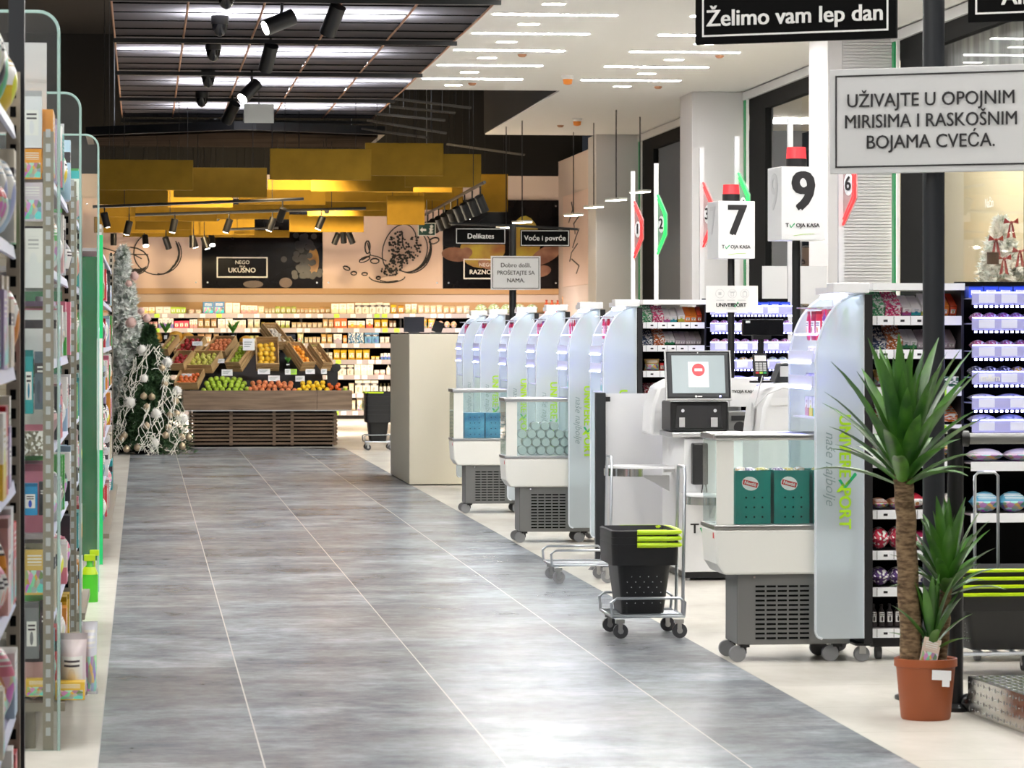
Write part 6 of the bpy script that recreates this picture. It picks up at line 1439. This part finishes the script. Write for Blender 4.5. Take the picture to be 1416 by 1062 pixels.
bigpack(124, 960, 22, 100, 13.1, 'white and lilac nappy pack behind the pale pink one', (.8, .8, .86), 'pouch_photo')
bigpack(97, 966, 40, 24, 11.62, 'low yellow tray under the pale pink nappy pack', (.85, .55, .06), 'carton_photo', .09)

# ------------------------------------------------------------------ Christmas trees
def conifer(loc, h, r_, label, m, nb, seed, fat=1.0, droop=.25, name='christmas_tree', tip=.42):
    rr = random.Random(seed)
    t = thing(name, label, 'Christmas tree', loc)
    MB().cyl((0, 0, 0), (0, 0, h * .95), .035, .01, n=8).obj('trunk', M['bark'], t)
    MB().lathe([(.001, 0), (.16, 0), (.17, .03), (.06, .06), (.05, .16), (.001, .16)], n=14).obj('stand', M['bmatt'], t)
    b = MB()
    for k in range(nb):
        f = 1 - (rr.random() ** 1.25); z = h * (.04 + .93 * (1 - f)); R0 = r_ * (f ** .85) * rr.uniform(.72, 1.05) + .03
        a = k * 2.399 + rr.uniform(-.3, .3)
        d = Vector((cos(a), sin(a), 0)); L_ = min(R0, tip)
        st = Vector((0, 0, z + .06)) + d * (R0 - L_); en = Vector((0, 0, z - droop * R0 * .5)) + d * R0
        for q in range(15):
            u = q / 14; c = st.lerp(en, u) + Vector((0, 0, .05 * sin(pi * u)))
            for w_ in range(3):
                nd = (d * rr.uniform(.3, 1) + Vector((rr.uniform(-1, 1), rr.uniform(-1, 1), rr.uniform(-.6, .9)))).normalized()
                ln = rr.uniform(.05, .09); sd = nd.cross(d + Vector((0, 0, .3))).normalized() * .0065 * fat
                b.add([c - sd, c + sd, c + nd * ln], [(0, 1, 2)])
    o = b.obj('foliage', m, t, smooth=0)
    return t
tx, ty = GR(206, 629)
conifer((tx, ty + .5, 0), 1.5, .55, 'green Christmas tree with white garlands and pale baubles on the aisle floor', M['needle'], 520, 3, 1.3)
conifer((PX(170, 41), 41.15, 0), 2.5, .4, 'slim snowy Christmas tree behind the decorated green one', M['snow'], 620, 5, 2.6, name='snowy_christmas_tree', tip=.3)
def on_tree(px, py, Y=ty): return AT(px, py, Y)
def depth_on(px, py):      # front surface of the green tree cone
    X = PX(px, ty + .45) - tx; z = PZ(py, tx, ty + .3)
    r_ = .55 * max(.05, (1 - z / 1.5)) ** .85 + .05
    return ty + .5 - math.sqrt(max(0, r_ * r_ - X * X)) - .02
def bauble(px, py, d, label, kind):
    Y = depth_on(px, py); p = AT(px, py, Y)
    if kind == 'fluff':
        b = MB().ball((0, 0, 0), d * .38, 12, 8)
        for q in range(170):
            v = Vector((R.gauss(0, 1), R.gauss(0, 1), R.gauss(0, 1))).normalized(); sd = v.orthogonal().normalized() * .006
            b.add([v * d * .3 - sd, v * d * .3 + sd, v * d * R.uniform(.44, .56)], [(0, 1, 2)])
        o = b.obj('fluffy_ornament', M['fluff'], loc=p)
    else:
        b = MB().ball((0, 0, 0), d / 2, 14, 10).cyl((0, 0, d * .48), (0, 0, d * .6), d * .12, n=8)
        o = b.obj('bauble', M['gold'] if kind == 'gold' else M['fluff'], loc=p)
    tag(o, label, 'ornament', 'ornaments on the green tree')
PLACE = 'of the green Christmas tree'
for px, py, d, lab in ((196, 484, .15, f'white fluffy ball near the top {PLACE}'), (231, 501, .15, f'white fluffy ball high on the shelf side {PLACE}'), (199, 523, .12, f'white feathery ball in the upper middle {PLACE}'), (245, 540, .13, f'white fluffy ball at the widest outer side {PLACE}'), (180, 556, .16, f'white fluffy ball low on the panel side {PLACE}'), (216, 572, .15, f'white fluffy ball in the lower middle {PLACE}'), (253, 579, .16, f'white spiky ball low at the fruit stand side {PLACE}'), (215, 612, .11, f'white spiky star just above the floor {PLACE}')):
    bauble(px, py, d, lab, 'fluff')
for k, (px, py) in enumerate(((224, 509), (199, 548), (210, 549), (203, 563), (228, 531), (243, 555), (235, 574), (244, 572), (203, 589), (233, 591), (172, 602), (229, 602), (251, 604), (261, 605), (175, 621), (190, 619), (252, 617), (169, 606))):
    bauble(px, py, .085, f'champagne bauble, {ORD[k] if k < 15 else ("sixteenth", "seventeenth", "eighteenth")[k - 15]} from the top {PLACE}', 'gold')
for k, (px, py, px2, py2) in enumerate(((207, 478, 176, 560), (186, 495, 168, 600), (215, 480, 232, 530), (228, 520, 236, 600), (240, 540, 255, 600), (205, 560, 196, 625), (170, 520, 163, 590), (222, 555, 214, 628), (248, 570, 240, 632), (165, 590, 160, 634), (212, 600, 205, 636))):
    gl = MB()
    for s_ in range(4):
        pts = []
        for q in range(9):
            u = q / 8; x = px + (px2 - px) * u + 5 * sin(u * 9 + s_ * 1.3) + R.uniform(-2.5, 2.5) + (s_ - 1.5) * 2; y = py + (py2 - py) * u + R.uniform(-2, 2)
            pts.append(AT(x, min(y, 631), depth_on(x, min(y, 631)) - .02 - R.uniform(0, .03)))
        gl.tube(pts, [.0065 - .0004 * q for q in range(9)], 4)
        for q in range(1, 8, 2):
            d_ = Vector((R.uniform(-1, 1), R.uniform(-.5, .2), R.uniform(-1, .3))).normalized() * R.uniform(.04, .09)
            gl.tube([pts[q], pts[q] + d_ * .6 + Vector((0, 0, .01)), pts[q] + d_], .004, 3)
    c = pts[0]
    tag(gl.obj('twig_garland', M['garland']), f'frosted twig garland, {ORD[k]} strand counted from the crown of the green tree', 'garland', 'twig garlands on the green tree')
for k, (px, py, d) in enumerate(((186, 382, .13), (178, 392, .1), (181, 446, .16), (203, 440, .12), (195, 430, .1))):
    b = MB().ball((0, 0, 0), d * .4, 12, 8)
    for q in range(120):
        v = Vector((R.gauss(0, 1), R.gauss(0, 1), R.gauss(0, 1))).normalized(); sd = v.orthogonal().normalized() * .006
        b.add([v * d * .3 - sd, v * d * .3 + sd, v * d * .52], [(0, 1, 2)])
    tag(b.obj('fluffy_ornament', M['pinkf'], loc=AT(px, py, 40.78)), f'pale pink fluffy ball, {ORD[k]} from the top of the snowy tree', 'ornament', 'pink balls on the snowy tree')
# ------------------------------------------------------------------ potted yucca
px_, py_ = GR(1280, 998); py_ += .1
px_ = PX(1280, py_)
t = thing('potted_yucca', 'tall yucca with three leaf heads in a terracotta coloured pot on the pale floor', 'plant', (px_, py_, 0))
pt = MB().lathe([(.001, .0), (.088, .0), (.092, .006), (.109, .19), (.111, .195), (.117, .197), (.117, .225), (.111, .227), (.104, .222), (.103, .19), (.001, .185)], n=32).obj('pot', M['terra'], t)
MB().lathe([(.001, .186), (.102, .19)], n=24).obj('soil', M['bark'], t)
def trunk(pts, r0, r1):
    b = MB(); n = len(pts); b.tube(pts, [r0 + (r1 - r0) * k / (n - 1) for k in range(n)], 12)
    return b.obj('trunk', M['bark'], t)
kq = py_ / F
tp = lambda px, py, dy=0: Vector((PX(px, py_ + dy) - px_, dy, PZ(py, px_, py_ + dy)))
def wob(a, b, n=9, s=.005): return [a.lerp(b, k / n) + Vector((R.uniform(-s, s), R.uniform(-s, s), 0)) for k in range(n + 1)]
trunk(wob(tp(1261, 930, -.02), tp(1249, 655, -.02), 14), .042, .036)
trunk(wob(tp(1301, 925, .02), tp(1308, 800, .02)), .026, .022)
trunk(wob(tp(1288, 925, -.04), tp(1289, 878, -.04), 4, .002), .02, .016)
def head(c, n, lmin, lmax, seed, wd=.03, spread=1.0):
    rr = random.Random(seed); b = MB()
    for k in range(n):
        a = k * 2.399 + rr.uniform(-.25, .25); e = (k + .5) / n          # 0 = upright centre, 1 = low outer leaves
        el = rad(89 - 62 * e ** 1.15 * spread - (8 if e > .93 else 0)); ln = rr.uniform(lmin, lmax) * (.8 + .35 * sin(pi * min(1, e + .15)))
        d = Vector((cos(a), sin(a), 0)); up = Vector((0, 0, 1))
        s = d.cross(up); base = c + d * .018 + up * (.05 - .1 * e); pts = []
        for q in range(8):
            u = q / 7; ang = el - u * u * (.1 + .45 * e)
            pts.append(base if q == 0 else pts[-1] + (d * cos(ang) + up * sin(ang)) * ln / 7)
        ws = [.45, .75, .95, 1, .92, .74, .45, .04]
        vs = []
        for q, p in enumerate(pts):
            tv = (pts[min(7, q + 1)] - pts[max(0, q - 1)]).normalized(); nv = s.cross(tv).normalized(); h = wd * ws[q]
            vs += [p - s * h + nv * h * .35, p, p + s * h + nv * h * .35]
        b.add(vs, [(3 * q + j, 3 * q + j + 1, 3 * q + j + 4, 3 * q + j + 3) for q in range(7) for j in range(2)])
    return b.obj('leaves', M['leafy'], t, smooth=.9)
head(tp(1249, 655, -.02), 54, .32, .46, 2)
head(tp(1308, 805, .02), 40, .2, .28, 4, .023)
head(tp(1288, 885, -.04), 20, .15, .22, 6, .018)
tg = MB().box(-.033, .033, -.001, .001, 0, .115).obj('plant_tag', PK['photo'], t, loc=tp(1281, 925, -.09), rot=(-.1, .25, 0), smooth=0); tg.color = (.75, .6, .5, 1)
MB().box(-.036, .036, -.001, .001, -.018, .018).obj('price_sticker', M['card'], t, loc=tp(1302, 934, -.118), rot=(-.1, .06, .0), smooth=0)
MB().box(-.014, .014, -.001, .001, -.016, .016).obj('price_sticker', M['card'], t, loc=tp(1308, 944, -.122), rot=(-.1, .06, .0), smooth=0)

# ------------------------------------------------------------------ direction post beside the yucca
YN = 12.75; xn = PX(1291, YN); kn = YN / F
t = sign_post(xn, YN, .76, 'tall charcoal direction post behind the yucca', 0, 0, 0, 0, 0, 0, 3.2)
A = .5
def near_board(px, py, wpx, hpx, m, mf, rows, nm, bold, inset, off=-.07, lw=.009, dy=0.0):
    Y = YN + off; x = PX(px, Y); z = PZ(py, x, Y)
    w2, h2 = wpx * kn / 2 / cos(A), hpx * kn / 2
    o = MB().box(-w2, w2, -.014, .014, -h2, h2).obj(nm, m, t, loc=(x - xn, off + dy, z), rot=(0, 0, -A), smooth=0, bevel=.003)
    g = inset
    MB().frame(-w2 + g, w2 - g, -h2 + g, h2 - g, lw, -.0165, -.0145).obj('sign_border', mf[0], o, smooth=0)
    for s, dx, dz_, size, sx_ in rows: text(s, (dx * kn / cos(A), -.0166, dz_ * kn), size * kn, mf[1], o, bold, sx=sx_)
    return o
bd2 = near_board(1290, 165.5, 262, 148, mat('sign_grey', (.62, .62, .62), .5), (M['ink'], M['ink']), [('UŽIVAJTE U OPOJNIM', -2, 28, 27, .93), ('MIRISIMA I RASKOŠNIM', -2, -1.5, 27, .9), ('BOJAMA CVEĆA.', -2, -31, 27, .93)], 'notice_board', .012, .024, lw=.006)
x_l, x_r = PX(1117, YN), PX(1464, YN)
near_board(1118, 2, 262, 96, M['bmatt'], (M['pale'], M['pale']), [('Želimo vam lep dan', 0, -12, 33, 1.0)], 'sign_board', .03, .03, lw=.007, dy=.26)
near_board(1460, -12, 262, 96, M['bmatt'], (M['pale'], M['pale']), [('Alkoholna pića', 0, -15, 33, 1.0)], 'sign_board', .03, .03, lw=.007, dy=-.26)
zt2 = PZ(-52, xn, YN)
MB().tube([(x_l - xn, .2, zt2), (0, 0, zt2), (x_r - xn, -.25, zt2)], .014, 6).obj('arm', M['char'], t)
for xx, yy in ((x_l - xn, .2), (x_r - xn, -.25)): MB().cyl((xx, yy, zt2), (xx, yy, zt2 - .06), .006, n=6).obj('hanger', M['char'], t)

# ------------------------------------------------------------------ barrier rail and the diamond plate step
xb_, yb_ = GR(1321, 983); yb_ = 13.0 if yb_ > 13.0 else yb_
xb_ = PX(1321, yb_)
t = thing('barrier_rail', 'black barrier post with a grey topped rail next to the direction post', 'barrier', (xb_, yb_, 0))
zt3 = PZ(592, xb_, yb_)
MB().cyl((0, 0, 0), (0, 0, zt3), .03, n=18).obj('post', M['black'], t, bevel=.004)
MB().cyl((.03, 0, zt3 - .04), (1.3, .0, zt3 - .04), .021, n=14).obj('rail', M['grey'], t)
MB().cyl((.02, 0, zt3 - .04), (.05, 0, zt3 - .04), .03, n=14).obj('rail_socket', M['black'], t)
MB().ball((.045, -.03, .035), .035, 12, 8).obj('foot_knob', M['scr'], t)
MB().lathe([(.055, 0), (.055, .015), (.035, .03)], n=16).obj('foot', M['black'], t)
MB().cyl((1.3, 0, 0), (1.3, 0, zt3), .03, n=18).obj('post', M['black'], t)
a, b = GR(1338, 986), GR(1418, 1016)
A_, B_ = Vector((*a, 0)), Vector((*b, 0)); d = (B_ - A_)
t = thing('diamond_plate_step', 'shiny diamond plate metal step in the corner by the barrier', 'step', A_)
nrm = Vector((-d.y, d.x, 0)).normalized()
if nrm.x < 0: nrm = -nrm
d = d * 1.6
V = [Vector((0, 0, 0)), d, d + nrm * .8, nrm * .8]
m_ = MB().add([v for v in V] + [v + Vector((0, 0, .14)) for v in V], [(0, 3, 2, 1), (4, 5, 6, 7), (0, 1, 5, 4), (1, 2, 6, 5), (2, 3, 7, 6), (3, 0, 4, 7)])
bx3 = m_.obj('step_box', M['diamond'], t, smooth=0, bevel=.004)
tr_ = MB(); u1, u2 = d.normalized(), nrm
for i in range(34):
    for j in range(24):
        c = u1 * (.025 + i * .035) + u2 * (.02 + j * .033) + Vector((0, 0, .1402))
        if (c - Vector((0, 0, .14))).dot(u1) > d.length - .02: continue
        e = (u1 if (i + j) % 2 else u2) * .014; w_ = (u2 if (i + j) % 2 else u1) * .005
        tr_.add([c - e, c - w_ + Vector((0, 0, .002)), c + e, c + w_ + Vector((0, 0, .002))], [(0, 1, 2, 3)])
for i in range(34):
    for j in range(4):
        c = u1 * (.025 + i * .035) + Vector((0, 0, .02 + j * .033)) - u2 * .0002
        if c.dot(u1) > d.length - .02: continue
        z_ = Vector((0, 0, 1)); e = (u1 if (i + j) % 2 else z_) * .011; w_ = (z_ if (i + j) % 2 else u1) * .003
        tr_.add([c - e, c - w_ - u2 * .002, c + e, c + w_ - u2 * .002], [(0, 1, 2, 3)])
a = tr_.obj('tread_pattern', M['steel'], t, smooth=0)

# ------------------------------------------------------------------ beyond the glass: snowy tree with wine red bows and shop lettering
t5 = conifer((PX(1384, 33.6), 33.6, 0), 2.64, .85, 'snowy Christmas tree with wine red bows outside the glass', M['snow'], 900, 11, 2.4, name='outdoor_christmas_tree')
for k, (px, py) in enumerate(((1398, 308), (1377, 332), (1410, 348), (1388, 358))):
    p = AT(px, py, 33.15)
    b = MB()
    for sg in (-1, 1):
        b.add([(0, 0, 0), (sg * .07, -.02, .05), (sg * .08, .0, -.01), (sg * .02, -.03, .0)], [(0, 1, 2, 3)])
        b.add([(0, 0, 0), (sg * .02, -.01, -.02), (sg * .05, -.01, -.16), (sg * .015, -.01, -.15)], [(0, 1, 2, 3)])
    b.ball((0, -.02, 0), .018, 8, 6)
    tag(b.obj('ribbon_bow', M['ribbon'], loc=p, smooth=0), f'wine red ribbon bow, {ORD[k]} from the top of the outdoor snowy tree', 'bow', 'bows on the outdoor tree')
tag(MB().box(-.06, .06, -.006, .006, -.06, .06).obj('gift_card', M['bmatt'], loc=AT(1373, 357, 33.1)), 'small black card hung on the outdoor snowy tree', 'card')
wl = AT(1386, 281, 34.0)
text('Način', (9.88, wl.y + 4.2, PZ(281, 9.88, wl.y + 4.2)), .16, M['pale'], None, .0, rot=(0, 0, -pi / 2))
o = COL.objects[-1]; o.name = 'shop_lettering'; tag(o, 'pale serif word on the beige shop wall beyond the glass', 'lettering')
